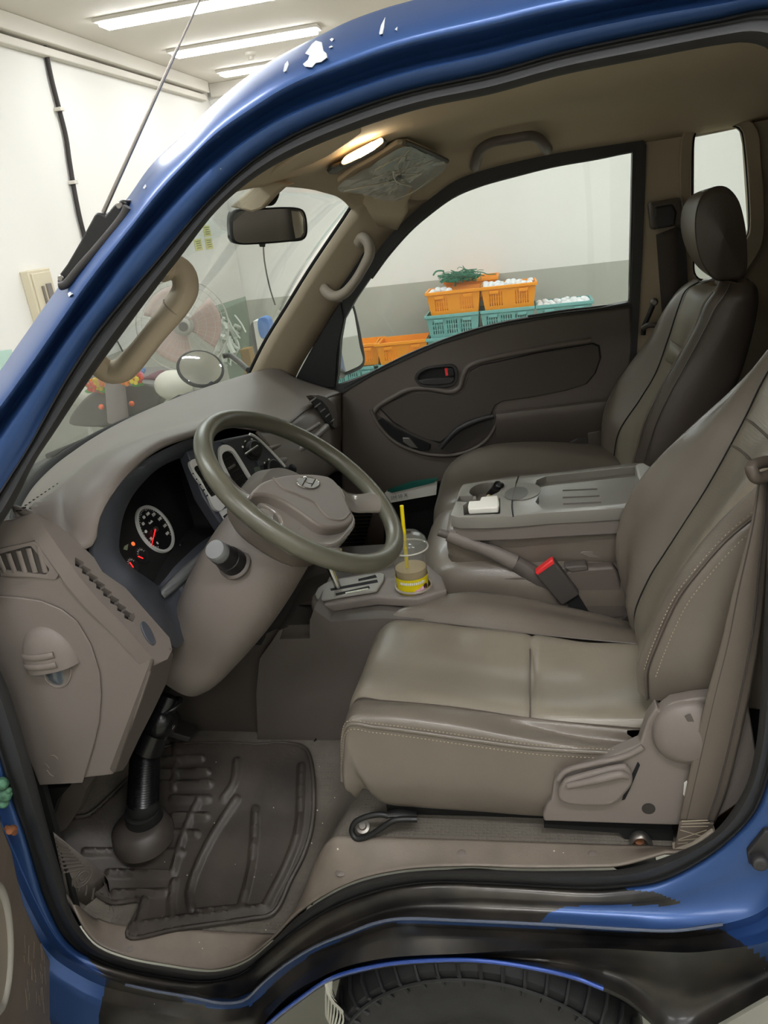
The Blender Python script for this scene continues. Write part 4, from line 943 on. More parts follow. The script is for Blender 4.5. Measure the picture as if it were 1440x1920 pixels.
# ------------------------------------------------------------------ steering column and wheel
WC = V(-.411, .315, 1.197); wa = V(cos(radians(40)), 0, -sin(radians(40))); wbv = V(0, 1, 0); wn_ = V(sin(radians(40)), 0, cos(radians(40)))
WP = Plane(WC, wn_)
SW = Thing('steering_wheel', 'olive-grey worn steering wheel with an airbag pad', 'steering wheel', WC-V(0, 0, .15))
SW.add('rim', tube([WC+(wa*cos(t)+wbv*sin(t))*.1975 for t in [2*pi*k/96 for k in range(96)]], .0168, 18, closed=True), RIM)
padpx = pts2('472,926 480,913 495,902 527,892 560,888 595,889 620,895 634,908 652,943 664,970 658,980 642,987 618,989 600,984 562,958 534,940 505,928')
pdm = SW.add('airbag_pad', pprism(WP, padpx, -.035, .022, smooth=60), PAD, bevel=.008, seg=4)
SW.add('pad_ridge', tube([WP.at(a, b, .0215) for a, b in pts2('512,897 530,915 560,928 590,942 605,962 618,972 640,975 655,962')], .003, 8, 40), PAD, parent=pdm)
under = pts2('484,920 480,940 500,948 520,962 530,985 560,1012 600,1022 628,1022 652,1003 667,983 664,965 630,930 560,905')
SW.add('lower_cover', pprism(WP, under, -.035, .004, smooth=60), mat('glossy_taupe', rgb(118, 112, 105), .2, bump=.05, coat=.5), bevel=.007, seg=4)
def rimp(a): return WC+(wa*cos(radians(a))+wbv*sin(radians(a)))*.19
def wang(px, py): v = WP.at(px, py)-WC; return math.degrees(math.atan2(v.dot(wbv), v.dot(wa)))
GLOSS = MATS['glossy_taupe']
for (ix, iy, rx_, ry_) in ((640, 930, 728, 945), (500, 950, 400, 905), (560, 1005, 640, 1062), (520, 900, 500, 800)):
    A0 = WP.at(ix, iy, -.008); ang_ = wang(rx_, ry_); B0 = rimp(ang_)
    if (ix, iy) == (520, 900): continue
    dr_ = (B0-A0).normalized()
    SW.add('spoke', tube([A0-dr_*.01, A0.lerp(B0, .35)-wn_*.012, A0.lerp(B0, .7)-wn_*.008, B0], [.034, .028, .026, .030], 14, 14, flat=(wn_, .42)), GLOSS)
# emblem: slanted letter in an oval
def em(a, b, o=.0235): return WP.at(a, b, o)
SW.add('emblem_field', prism([em(578+21*cos(t)+1.5*sin(t), 905+10.5*sin(t)+1.5*cos(t), .0225) for t in [2*pi*k/40 for k in range(40)]], wn_*.0012), mat('emblem_grey', rgb(92, 86, 80), .3), parent=pdm)
SW.add('emblem', join(tube([em(578+21*cos(t)+1.5*sin(t), 905+10.5*sin(t)+1.5*cos(t)) for t in [2*pi*k/40 for k in range(40)]], .0012, 8, closed=True),
       tube([em(566, 911), em(571, 903), em(574, 897)], .0015, 8, 8), tube([em(583, 913), em(587, 906), em(591, 899)], .0015, 8, 8),
       tube([em(569, 902), em(577, 906), em(588, 907)], .0013, 8, 10)), CHR, parent=pdm, label='chrome oval emblem')
SC_ = Thing('steering_column', 'taupe steering column shroud with a dark shaft reaching the floor', 'steering column', V(-.80, .22, .46))
ad_ = -wn_
def colsec(s, ry, rz, oy=0, oz=0, n=24, sq=1.0):
    c = WC+ad_*s+V(0, oy, oz); u = V(0, 1, 0); v = wa
    out = []
    for k in range(n):
        t = 2*pi*k/n; ct, st_ = cos(t), sin(t); e = .78
        out.append(c+u*ry*(abs(ct)**e)*(1 if ct > 0 else -1)+v*rz*(abs(st_)**e)*(1 if st_ > 0 else -1))
    return out
SC_.add('wheel_collar', loft([colsec(.02, .078, .07), colsec(.045, .098, .092), colsec(.098, .103, .098), colsec(.106, .094, .09)], 48, 0, closed=True, cap=True), mat('brown_collar_plastic', rgb(78, 70, 62), .45, bump=.2))
SC_.add('shroud', loft([colsec(.09, .08, .075), colsec(.112, .098, .086, 0, 0), colsec(.16, .113, .092, -.004), colsec(.25, .105, .092, -.02, -.005), colsec(.36, .082, .080, -.03, -.01), colsec(.44, .068, .068, -.035, -.01), colsec(.475, .055, .055, -.035, -.01)], 64, 40, closed=True, cap=True), PL)
sk = Thing('wiper_stalk', 'black switch stalk with a pale cap sticking out of the steering column', 'switch stalk', Y(428, 1055, .2))
q0 = Y(440, 1056, .205); q1 = Y(412, 1037, .165); q2 = Y(396, 1023, .14)
dq = (q2-q0).normalized()
sk.add('collar', lathe(q0-dq*.004, dq, [(.030, 0), (.030, .006), (.026, .009), (.001, .009)], 32), PLD)
sk.add('stalk', tube([q0, q0.lerp(q1, .5), q0.lerp(q1, .52), q1, q1+dq*.0005], [.025, .023, .0215, .0195, .0185], 28), BLK)
sk.add('dial_cap', lathe(q1, dq, [(.018, 0), (.0185, .006), (.0185, .016), (.0165, .020), (.001, .021)], 28), mat('pale_cap', rgb(112, 112, 112), .3), label='pale grey end cap')
# joint and bellows below the column
jb = SC_.add('shaft_joint', join(ball(Y(300, 1352, .245), .036, 24), tube([Y(318, 1305, .27), Y(303, 1340, .25), Y(275, 1400, .235)], [.022, .027, .036], 20, 14)), mat('glossy_black_rubber', rgb(18, 18, 20), .25))
SC_.add('joint_clip', tube([Y(327, 1360, .235), Y(318, 1372, .23), Y(308, 1386, .228)], .0024, 6, 10), CHR, parent=jb)
SC_.add('joint_band', tube([Y(318, 1322, .262)+V(cos(t)*.026, sin(t)*.026, .006*cos(t)) for t in [2*pi*k/24 for k in range(24)]], .0025, 6, closed=True), BLK, parent=jb)
b0, b1 = Y(272, 1405, .235), Y(268, 1505, .215); db = (b1-b0)
pr = []; nb_ = 22
for k in range(nb_):
    h = db.length*k/nb_; pr += [(.0275+(.003*k/nb_), h), (.0305+(.003*k/nb_), h+db.length/nb_*.5)]
SC_.add('bellows', lathe(b0, db, pr, 28), MATS['glossy_black_rubber'], ang=20)
SC_.add('boot', join(ball(Y(269, 1512, .21), .034, 24, (1, 1, .72)), lathe(Y(268, 1525, .21), (0.1, -.15, 1), [(.040, -.02), (.038, -.006), (.036, .010), (.030, .014), (.001, .014)], 32)), BLKM)
SC_.add('floor_flange', lathe(Y(262, 1545, .20), (0.05, -.12, 1), [(.066, -.04), (.062, -.012), (.052, .0), (.04, .006), (.001, .006)], 36), mat('flange_rubber', rgb(66, 60, 56), .45))
# pedals
PEDM = mat('pedal_rubber', rgb(40, 37, 35), .7)
BP = Thing('brake_pedal', 'dark rubber pedal beside the steering shaft', 'pedal', Y(340, 1385, .40))
pp = Plane.of(Y(318, 1392, .33), Y(360, 1350, .44), Y(352, 1392, .36))
BP.add('pad', pprism(pp, pts2('305,1372 322,1352 362,1366 368,1378 352,1393 316,1382'), .014, 0), PEDM, bevel=.003)
BP.add('arm', tube([pp.at(335, 1370, -.004), Y(330, 1330, .42), V(-.98, .42, .85)], .008, 8, 20, flat=(V(0, 1, 0), .5)), BLKM)
AP = Thing('accelerator_pedal', 'dark long pedal tip further in beside the brake pedal', 'pedal', Y(390, 1350, .52))
ap = Plane.of(Y(350, 1322, .50), Y(402, 1345, .56), Y(392, 1358, .52))
AP.add('pad', pprism(ap, pts2('338,1318 352,1316 400,1336 404,1344 396,1356 360,1340'), .010, 0), PEDM, bevel=.003)
AP.add('arm', tube([ap.at(375, 1338, -.004), V(-.98, .55, .8)], .006, 8), BLKM)
# foot rest and mat
FR = Thing('foot_rest', 'grey rubber foot rest with ridges at the door side of the footwell', 'foot rest', Y(180, 1760, .06))
fm = mat('foot_rest_rubber', rgb(96, 89, 83), .6, bump=.3, mott=.1, mscale=30)
tp = Plane.of(Y(100, 1560, .042), Y(124, 1675, .042), Y(203, 1655, .12))
fa_, fb_, fc2, fd_, fe_ = [tp.at(*q) for q in ((100, 1560), (195, 1638), (204, 1657), (165, 1700), (124, 1675))]
ff, fg, fh, fi_, fj = Y(176, 1757, .05), onfloor(214, 1712, .0), onfloor(206, 1738, .0), Y(130, 1692, .035), V(fb_.x, fb_.y+.02, fb_.z-.12)
FR.add('tread_plate', ([fa_, fb_, fc2, fd_, fe_], [(0, 1, 2, 3, 4)]), fm, solid=.004, soff=0)
FR.add('side_skirt', ([fe_, fd_, ff, fi_, fc2, fg, fh, fb_, fj], [(0, 1, 2, 3), (1, 4, 5, 6, 2), (4, 7, 8, 5)]), fm, solid=.006, ang=10)
rg = []
for k in range(9): rg.append(tube([tp.at(104+k*1.6, 1572+k*8, .003), tp.at(122+k*5.0, 1583+k*5.6, .003)], .0024, 6))
for k in range(5): rg.append(tube([tp.at(134+k*13, 1672+k*8-10, .003), tp.at(134+k*13+3, 1655+k*6-8, .003)], .0024, 6))
FR.add('ridge', join(*rg), fm)
rc = tp.at(155, 1645, .003)
for r_ in (.006, .013, .020):
    e1 = (tp.at(170, 1650)-tp.at(150, 1640)).normalized(); e2 = tp.n.cross(e1)
    FR.add('ring_ridge', tube([rc+(e1*cos(t)+e2*sin(t))*r_ for t in [2*pi*k/24 for k in range(24)]], .0022, 6, closed=True), fm)
# floor mat
MATR = mat('dirty_rubber_mat', rgb(60, 54, 49), .5, mott=.5, mscale=8, bump=.5, bscale=120)
FM = Thing('floor_mat', 'worn dark rubber mat with raised ridges and dirt in the driver footwell', 'floor mat', V(-.7, .25, .42))
mo = pts2('240,1755 264,1690 205,1690 150,1640 112,1560 130,1535 165,1528 240,1460 300,1405 420,1393 480,1396 540,1394 572,1404 585,1440 586,1540 570,1600 545,1650 512,1712 470,1722 400,1732 330,1742')
mof = crom([V(a, b, 0) for a, b in mo], 200, True); mof = [(p.x, p.y) for p in mof]
mpoly = mo
ridges = [pts2('330,1400 332,1440 326,1480'), pts2('300,1430 380,1424'), pts2('302,1452 390,1450'), pts2('305,1474 395,1472'), pts2('325,1500 392,1500'), pts2('328,1533 388,1533'), pts2('320,1563 370,1566'), pts2('160,1600 342,1602'), pts2('205,1640 324,1642'), pts2('215,1678 314,1676'), pts2('272,1690 262,1740'), pts2('328,1655 322,1700 326,1725'), pts2('375,1500 345,1570 326,1640'), pts2('362,1712 356,1680 375,1620 400,1570 445,1500'), pts2('370,1715 460,1706'), pts2('452,1710 470,1640 478,1570 480,1520'), pts2('500,1700 540,1620 560,1560 566,1440'), pts2('250,1740 330,1728 430,1716 500,1704'), pts2('445,1430 440,1470 420,1500')]
rseg = []
for r_ in ridges:
    q = crom([V(a, b, 0) for a, b in r_], 14) if len(r_) > 2 else [V(*r_[0], 0), V(*r_[1], 0)]
    for a, b in zip(q, q[1:]): rseg.append((a.x, a.y, b.x, b.y))
def segd(px, py):
    best = 1e9
    for (ax_, ay, bx, by) in rseg:
        dx, dy = bx-ax_, by-ay; t = max(0, min(1, ((px-ax_)*dx+(py-ay)*dy)/(dx*dx+dy*dy+1e-9))); d_ = (px-ax_-dx*t)**2+(py-ay-dy*t)**2
        if d_ < best: best = d_
    return sqrt(best)
Vs, Fs, idx = [], [], {}
st_ = .004
for i in range(int((1.06-.42)/st_)):
    for j in range(int(.52/st_)):
        x = -1.06+i*st_; y = .0+j*st_; z = H(x, y)
        a, b = pxof(V(x, y, z+.008))
        if not inpoly(a, b, mof): continue
        d_ = segd(a, b); bump_ = .010*math.exp(-(d_/4.5)**2)
        idx[i, j] = len(Vs); Vs.append(V(x, y, z+.008+bump_))
for (i, j), k in idx.items():
    if (i+1, j) in idx and (i, j+1) in idx and (i+1, j+1) in idx: Fs.append((k, idx[i+1, j], idx[i+1, j+1], idx[i, j+1]))
FM.add('mat_surface', (Vs, Fs), MATR, solid=.005, ang=80)
FM.add('raised_edge', tube([onfloor(a, b, .009) for a, b in mof], .0055, 8, closed=True), MATR)
# dirt crumbs on mat and floor
CR_ = mat('white_grit', rgb(210, 205, 190), .9)
random.seed(3); gr = []
for k in range(70):
    a, b = (random.uniform(300, 640), random.uniform(1400, 1780)) if k < 50 else (random.uniform(1000, 1250), random.uniform(1596, 1625))
    if k >= 62: a, b = random.uniform(1120, 1180), random.uniform(1600, 1618)
    p = onfloor(a, b, .012 if k < 50 else .004); gr.append(ball(p, random.uniform(.0007, .0019), 6))
g_ = single('grit', join(*gr), CR_, 'scattered pale grit on the mat and the sill', 'grit'); g_['kind'] = 'stuff'
for k in range(10):
    pass

# ------------------------------------------------------------------ gear console
GC = Thing('gear_console', 'grey-brown console between footwell and middle seat with a silver shift plate', 'console', V(-.45, .5, .5))
GT_ = Plane(V(-.4, .5, .872), (-.06, -.10, 1))
topo = pts2('583,1130 584,1118 598,1100 622,1086 660,1078 722,1068 800,1056 830,1080 838,1105 780,1123 707,1119 640,1129 588,1138')
tunnel_top = [GT_.at(a, b) for a, b in topo]
hole = lathe(GT_.at(776, 1097), (0, 0, 1), [(.037, -.08), (.037, .03)], 40)
GC.add('console_top', prism(tunnel_top, V(0, 0, -.022)), PL, bevel=.005, seg=3, cuts=[hole])
GC.add('cup_ring', tube([GT_.at(776, 1097, .001)+V(cos(t), sin(t), 0)*.039 for t in [2*pi*k/40 for k in range(40)]], .003, 8, closed=True), PLT)
side = [Y(588, 1142, .435), V(-.44, .435, .846), V(-.33, .435, .852), V(-.2, .435, .845), V(-.2, .435, .5), Y(600, 1420, .435), Y(484, 1420, .435), Y(480, 1300, .435), Y(486, 1235, .435), Y(508, 1205, .435), Y(522, 1182, .435), Y(582, 1160, .435)]
GC.add('console_side', prism(side, V(0, .24, 0)), PLD, bevel=.006, seg=3, cuts=[prism([Y(a, b, .42) for a, b in pts2('520,1206 527,1188 548,1175 577,1166 577,1204')], V(0, .12, 0))])
GC.add('tunnel_panel', prism([V(-.15, .45, .5), V(-1.08, .47, .5), V(-1.08, .47, .95), V(-.62, .45, .80), V(-.55, .45, .83), V(-.15, .45, .84)], V(0, .4, 0)), mat('dark_tunnel_plastic', rgb(66, 60, 55), .6, bump=.3))
sp = GC.add('shift_plate', pprism(GT_, pts2('590,1119 596,1106 608,1098 622,1092 665,1084 716,1077 722,1080 720,1092 707,1112 655,1120 608,1129 594,1127'), .006, .001), SILP, bevel=.003, seg=3)
for q in ('619,1104 707,1087 709,1092 621,1108', '629,1113 692,1099 694,1103 630,1117', '672,1086 704,1078 707,1083 672,1090'):
    GC.add('shift_slot', pprism(GT_, pts2(q), .0008, .0068), BLKM, parent=sp)
GC.add('slot_glint', pprism(GT_, pts2('648,1111 690,1103 691,1106 648,1114'), .001, .0072), CHR, parent=sp)
GC.add('floor_edge_line', tube([onfloor(590, 1392, .0)+V(0, 0, .004), onfloor(605, 1372, .0)+V(0, 0, .004), onfloor(650, 1355, .0)+V(0, 0, .004)], .002, 6), BLKM)
GL_ = Thing('gear_lever', 'chrome gear lever rising from the silver shift plate', 'gear lever', GT_.at(636, 1104))
g0 = GT_.at(636, 1106, .0); g1_ = V(g0.x-.035, g0.y+.01, g0.z+.14)
GL_.add('shaft', tube([g0, g0.lerp(g1_, .5), g1_], [.0075, .0085, .009], 16), CHR)
GL_.add('grip', join(tube([g1_-V(0, 0, .01), g1_+V(-.006, 0, .03), g1_+V(-.012, 0, .07)], [.014, .020, .016], 16, 14)), PLD)
# centre lower dark panel under stack
GC.add('lower_stack_panel', prism([V(-.60, .42, .80), V(-.53, .42, 1.0), V(-.62, .42, 1.05), V(-.8, .42, .8)], V(0, .42, 0)), VOID)

# ------------------------------------------------------------------ cup and straw
CU_ = Thing('drink_cup', 'clear plastic cup of tea with a yellow printed band in the console cup holder', 'cup', GT_.at(774, 1097)+V(0, 0, -.035))
c0 = GT_.at(774, 1097)+V(0, 0, -.035)
CU_.add('cup_wall', lathe(c0, (0, 0, 1), [(.030, 0), (.0305, .002), (.039, .122), (.041, .124), (.041, .128), (.0375, .126), (.0295, .003), (.001, .002)], 48), CLEARP)
CU_.add('drink', lathe(c0, (0, 0, 1), [(.0285, .004), (.0335, .080), (.001, .080)], 40), mat('milk_tea', rgb(186, 164, 120), .3))
lbl = CU_.add('printed_band', lathe(c0, (0, 0, 1), [(.0308, .006), (.0358, .064), (.0361, .064), (.0311, .006)], 60), mat('yellow_print', rgb(222, 202, 20), .4))
def cupp(deg, h, o=.0006): a = radians(deg); r_ = .0306+.0087*h/.1+o+.0004; return c0+V(cos(a)*r_, sin(a)*r_, h)
PK = mat('pink_print', rgb(226, 178, 200), .5); DB = mat('dark_brown_print', rgb(70, 40, 44), .5)
for dg_, h, r_, m_ in ((-62, .030, .010, PK), (-44, .036, .008, PK), (-74, .018, .007, DB), (-38, .022, .008, DB), (-30, .042, .006, DB), (-52, .016, .005, PK)):
    p = cupp(dg_, h); nn = V(cos(radians(dg_)), sin(radians(dg_)), 0)
    CU_.add('print_blob', lathe(p-nn*.001, nn, [(r_, 0), (r_, .0015)], 14), m_, parent=lbl)
CU_.add('print_band_text', join(*[prism([cupp(-125+k*7, .052, .0004), cupp(-120+k*7, .052, .0004), cupp(-120+k*7, .058+(.001 if k % 2 else 0), .0004), cupp(-125+k*7, .058, .0004)], V(cos(radians(-122+k*7)), sin(radians(-122+k*7)), 0)*.0006) for k in range(13)]), WHITE, parent=lbl)
CU_.add('lid', join(lathe(c0+V(0, 0, .124), (0, 0, 1), [(.0425, 0), (.0425, .006), (.041, .009), (.038, .022), (.026, .034), (.010, .037), (.010, .036), (.0255, .032), (.037, .020)], 48)), CLEARP)
CU_.add('rim_ring', tube([c0+V(cos(t)*.0418, sin(t)*.0418, .126) for t in [2*pi*k/40 for k in range(40)]], .0018, 6, closed=True), mat('milky_plastic', rgb(200, 196, 184), .2))
s0 = c0+V(-.008, -.006, .03); stp = Y(753, 948, s0.y+.01)
dd = (stp-s0)
single('drinking_straw', tube([s0, stp], .0042, 14), YEL, 'bright yellow drinking straw standing in the clear cup', 'straw')
# ------------------------------------------------------------------ driver seat
DS = Thing('driver_seat', 'taupe leather driver seat nearest the open door, worn and shiny with stitched seams', 'seat', (0, .3, .63))
LP = mat('perforated_leather', rgb(122, 114, 101), .34, mott=.06, mscale=9)
nt = LP.node_tree; b_ = nt.nodes['Principled BSDF']; tcn = nt.nodes.new('ShaderNodeTexCoord'); vo = nt.nodes.new('ShaderNodeTexVoronoi'); vo.inputs['Scale'].default_value = 330; vo.inputs['Randomness'].default_value = 0
bu = nt.nodes.new('ShaderNodeBump'); bu.inputs['Strength'].default_value = .25; bu.inputs['Distance'].default_value = .0008; nt.links.new(tcn.outputs['Object'], vo.inputs['Vector']); nt.links.new(vo.outputs['Distance'], bu.inputs['Height']); nt.links.new(bu.outputs['Normal'], b_.inputs['Normal'])
def px_row(s, y): return [Y(a, b, y) for a, b in pts2(s)]
L2 = [V(-.350, .085, .76)]+px_row('653,1358 700,1362 760,1369 900,1389 1000,1402 1130,1410 1225,1416', .075)
L3 = [V(-.352, .12, .80)]+px_row('662,1331 700,1325 740,1325 850,1338 960,1360 1080,1384 1210,1398', .105)
L4 = [V(-.350, .15, .80)]+[Y(670, 1312, .158), Y(720, 1315, .150), Y(850, 1327, .138), Y(1000, 1349, .128), Y(1100, 1359, .125), Y(1235, 1370, .12)]
L5 = [V(-.345, .29, .82), Z(696, 1240, .842), Z(740, 1238, .846), Z(850, 1246, .838), Z(1000, 1264, .828), Z(1100, 1275, .832), Z(1235, 1288, .84)]
L6 = [V(-.335, .42, .82)]+[Z(738, 1165, .842), Z(780, 1165, .843), Z(850, 1172, .841), Z(1000, 1190, .838), Z(1100, 1200, .838), Z(1235, 1212, .84)]
L7 = [V(-.330, .46, .80), Y(752, 1143, .47), Y(790, 1132, .475), Y(850, 1124, .475), Y(960, 1131, .475), Y(1080, 1154, .475), Y(1225, 1185, .47)]
L8 = [V(-.315, .50, .79), Y(768, 1129, .51), Y(800, 1120, .51), Y(870, 1110, .51), Y(960, 1117, .51), Y(1080, 1141, .51), Y(1220, 1176, .505)]
L9 = [V(-.295, .535, .76), V(-.29, .54, .79), V(-.22, .54, .80), V(-.12, .54, .80), V(0, .54, .79), V(.1, .54, .77), V(.24, .54, .75)]
L10 = [V(-.31, .53, .68), V(-.27, .53, .67), V(-.2, .53, .67), V(-.1, .53, .67), V(0, .53, .67), V(.1, .53, .67), V(.24, .53, .67)]
L1 = [V(-.350, .075, .745)]+px_row('653,1400 680,1440 760,1450 900,1462 1010,1480 1130,1490 1225,1495', .066)
L0 = [V(-.335, .085, .69)]+px_row('684,1478 720,1506 780,1514 900,1522 1010,1530 1130,1535 1225,1540', .085)
LB = [p+V(0, .03, -.003) for p in L0]
# front face: one more column pulled down in front
def with_front(L, y, z): return [V(-.305, y, .66), V(-.335, y, .70)]+L
cush_near = [LB, L0, [a.lerp(b, .5)+V(0, -.007, 0) for a, b in zip(L0, L1)], L1, [a.lerp(b, .6)+V(0, -.004, 0) for a, b in zip(L1, L2)], L2]
fr_ = lambda L, y: [V(-.318+(.04 if y > .44 else 0), max(y, .14), .69), V(-.338+(.035 if y > .44 else 0), max(y, .10), .70), V(-.352+(.03 if y > .44 else 0), y, .735)]+L
top_bol = [fr_(L2, .078), [V(-.318, .14, .69), V(-.339, .10, .70), V(-.353, .088, .745)]+[a.lerp(b, .5)+V(0, -.010, .004) for a, b in zip(L2, L3)], fr_(L3, .12), fr_([a.lerp(b, .6)+V(0, 0, .004) for a, b in zip(L3, L4)], .14), fr_(L4, .155)]
panel = [fr_(L4, .155), fr_([a.lerp(b, .12)+V(0, 0, .010) for a, b in zip(L4, L5)], .18), fr_(L5, .29), fr_([a.lerp(b, .88)+V(0, 0, .009) for a, b in zip(L5, L6)], .40), fr_(L6, .425)]
farb = [fr_(L6, .425), fr_([a.lerp(b, .5)+V(0, 0, .010) for a, b in zip(L6, L7)], .45), fr_(L7, .47), fr_(L8, .50), fr_(L9, .53), fr_(L10, .53)]
DS.add('cushion_side', loft([[V(-.318, .14, .70)]+LB, [V(-.328, .11, .70)]+L0, [V(-.343, .085, .715)]+[a.lerp(b, .5)+V(-.004, -.007, 0) for a, b in zip(L0, L1)], [V(-.352, .082, .735)]+L1, [V(-.353, .082, .755)]+L2], 70, 24), LEA, ang=60)
DS.add('side_bolster', loft(top_bol, 80, 16), LEA, ang=70)
pn = DS.add('seat_panel', loft(panel, 90, 30), LP, ang=70)
# dents in the sat-on panel
for v in pn.data.vertices:
    p = v.co+DS.loc
    d1 = math.exp(-(((p.x-.075)/.05)**2+((p.y-.30)/.075)**2)); d2 = math.exp(-(((p.x+.17)/.035)**2+((p.y-.36)/.04)**2)); ss = math.exp(-(((p.x+.02)/.006)**2))
    v.co.z += -.010*d1-.006*d2-.005*ss
DS.add('inner_bolster', loft(farb, 80, 22), LEA, ang=70)
DS.add('cross_seam', tube([p+V(0, 0, .0) for p in [Z(994, 1192+(1351-1192)*t, .834+(.004 if 0 < t < 1 else 0)) for t in (0, .25, .5, .75, 1)]], .0014, 6, 30), LEAD)
sm = DS.add('piping', tube([p+V(0, -.001, 0) for p in fr_(L2, .078)[2:]], .0032, 8, 90), LEA)
def stitches(path, n, off, r=.0007, ln=.6):
    q = crom(path, n*2+1); return [tube([q[2*i]+off, q[2*i].lerp(q[2*i+1], ln*1.4)+off], r, 4) for i in range(n)]
DS.add('stitching', join(*stitches(L2, 95, V(0, -.0035, .009)), *stitches(L2, 95, V(0, -.0045, -.009))), THREAD)
DS.add('panel_seam', join(tube([p+V(0, 0, .0015) for p in L4], .0013, 6, 70), tube([p+V(0, 0, .0015) for p in L6], .0013, 6, 70)), LEAD)
DS.add('seat_base', prism([V(-.28, .10, .66), V(.24, .10, .66), V(.24, .50, .66), V(-.28, .50, .66)], V(0, 0, .08)), BLKM)
# backrest
b_in = [Y(1215, 1310, .125), Y(1214, 1258, .118), Y(1231, 1210, .112), Y(1271, 1123, .108), Y(1310, 1071, .105), Y(1362, 1012, .105), Y(1409, 972, .105), Y(1510, 890, .108), Y(1640, 790, .12)]      # stitched seam
b_nr = [Y(1207, 1300, .15), Y(1206, 1250, .15), Y(1222, 1205, .155), Y(1251, 1135, .16), Y(1298, 1052, .165), Y(1358, 976, .165), Y(1421, 913, .165), Y(1520, 830, .17), Y(1650, 740, .18)]      # near panel edge
b_md = [V(.165, .28, .82), V(.16, .28, .87), V(.178, .28, .93), V(.205, .28, 1.0), V(.245, .28, 1.08), V(.29, .28, 1.17), V(.335, .28, 1.26), V(.38, .28, 1.35), V(.43, .28, 1.45)]
b_fs = [Y(1195, 1190, .43), Y(1192, 1150, .435), Y(1219, 1083, .44), Y(1251, 1032, .44), Y(1290, 972, .44), Y(1330, 909, .44), Y(1397, 786, .44), Y(1440, 700, .44), Y(1520, 590, .43)]
b_fo = [Y(1190, 1160, .49), Y(1180, 1120, .50), Y(1175, 1060, .515), Y(1180, 1000, .52), Y(1205, 930, .52), Y(1250, 860, .52), Y(1310, 797, .52), Y(1400, 714, .51), Y(1500, 600, .50)]
b_fe = [Y(1196, 1160, .53), Y(1172, 1110, .54), Y(1155, 1050, .545), Y(1158, 990, .545), Y(1182, 925, .545), Y(1232, 862, .545), Y(1300, 797, .545), Y(1380, 724, .535), Y(1480, 620, .52)]
b_fb = [p+V(.05, .01, -.03) for p in b_fe]; b_bk = [p+V(.13, -.02, -.05) for p in b_fe]
side_b = [[p.lerp(q, t)+V(0, -.010*sin(pi*min(t*1.3, 1)), 0) for p, q in zip(b_in, [V(.40, .085, .88), V(.41, .08, .92), V(.42, .08, .97), V(.44, .08, 1.03), V(.455, .08, 1.09), V(.48, .08, 1.15), V(.50, .085, 1.2), V(.54, .09, 1.3), V(.58, .11, 1.4)])] for t in (0, .08, .3, .6, 1)]
DS.add('backrest_side', loft([[p+V(0, .02, 0) for p in b_in]]+side_b+[[p+V(.02, .08, 0) for p in side_b[-1]]], 60, 30), LEA, ang=70)
DS.add('backrest_bottom', prism([p for p in (b_in[0], side_b[-1][0], side_b[-1][0]+V(0, .4, 0), b_fe[0]+V(0, 0, .0))], V(0, 0, .02)), LEAD)
bw = [b_in, [a.lerp(c, .5)+V(-.012, 0, .008) for a, c in zip(b_in, b_nr)], b_nr]
DS.add('backrest_bolster', loft(bw, 70, 12), LEA, ang=70)
pb = DS.add('backrest_panel', loft([b_nr, [a.lerp(c, .15)+V(-.004, 0, .004) for a, c in zip(b_nr, b_md)], [a.lerp(c, .5) for a, c in zip(b_nr, b_fs)], [a.lerp(c, .85)+V(-.004, 0, .004) for a, c in zip(b_nr, b_fs)], b_fs], 80, 24), LP, ang=70)
DS.add('backrest_inner_bolster', loft([b_fs, [a.lerp(c, .4)+V(-.014, 0, .010) for a, c in zip(b_fs, b_fo)], b_fo, b_fe, b_fb, b_bk], 80, 30), LEA, ang=70)
DS.add('backrest_shell', loft([b_bk, [p+V(.01, -.2, .0) for p in b_bk], [p+V(.06, .0, .0) for p in side_b[-1]]], 30), PLD)
DS.add('back_piping', tube([p+V(-.002, -.002, 0) for p in b_in], .0026, 8, 80), LEAD)
DS.add('stitching', join(*stitches(b_in[1:], 75, V(-.006, -.006, .007)), *stitches(b_in[1:], 75, V(.011, -.010, -.004))), THREAD)
DS.add('seam', tube([p+V(-.002, -.001, 0) for p in b_fs], .0013, 6, 80), BLKM)
DS.add('seam', tube([p+V(-.002, -.001, 0) for p in b_nr], .0012, 6, 80), LEAD)
mid_ = lambda t, k: b_nr[k].lerp(b_fs[k], t)
dg_ = None
DS.add('cross_seam', tube([on_obj('backrest_panel', a, b, .001) for a, b in ((1399, 786), (1410, 793), (1422, 803), (1434, 814), (1446, 826))], .0022, 8, 20), LEAD)
DS.add('cross_seam', tube([on_obj('backrest_panel', a, b, .001) for a, b in ((1372, 836), (1382, 840), (1395, 850), (1408, 864), (1420, 880), (1424, 894))], .0022, 8, 20), LEAD)
# recliner housing, lever, rail
RP = Plane(V(.2, .055, .75), (0, -1, .06))
DS.add('frame_cover', pprism(RP, pts2('1020,1540 1018,1528 1028,1506 1034,1500 1040,1462 1050,1452 1120,1430 1200,1395 1215,1350 1232,1325 1238,1335 1260,1318 1300,1310 1400,1300 1420,1420 1395,1500 1330,1545 1260,1548'), -.025, 0), PL, bevel=.005, seg=3)
DS.add('cover_ridge', tube([RP.at(a, b, .002) for a, b in pts2('1046,1462 1060,1446 1110,1432 1165,1420 1190,1410 1206,1400')], .0048, 10, 30), PL)
DS.add('cover_slot', pprism(RP, pts2('1196,1428 1200,1434 1184,1472 1172,1498 1166,1500 1176,1470'), .001, .0005), VOID)
DS.add('cover_hole', lathe(RP.at(1216, 1516, .0), RP.n, [(.0105, .0), (.0105, .0006), (.0095, .0008), (.001, -.0006+.0008)], 24), mat('hole_shade', rgb(46, 42, 38), .8))
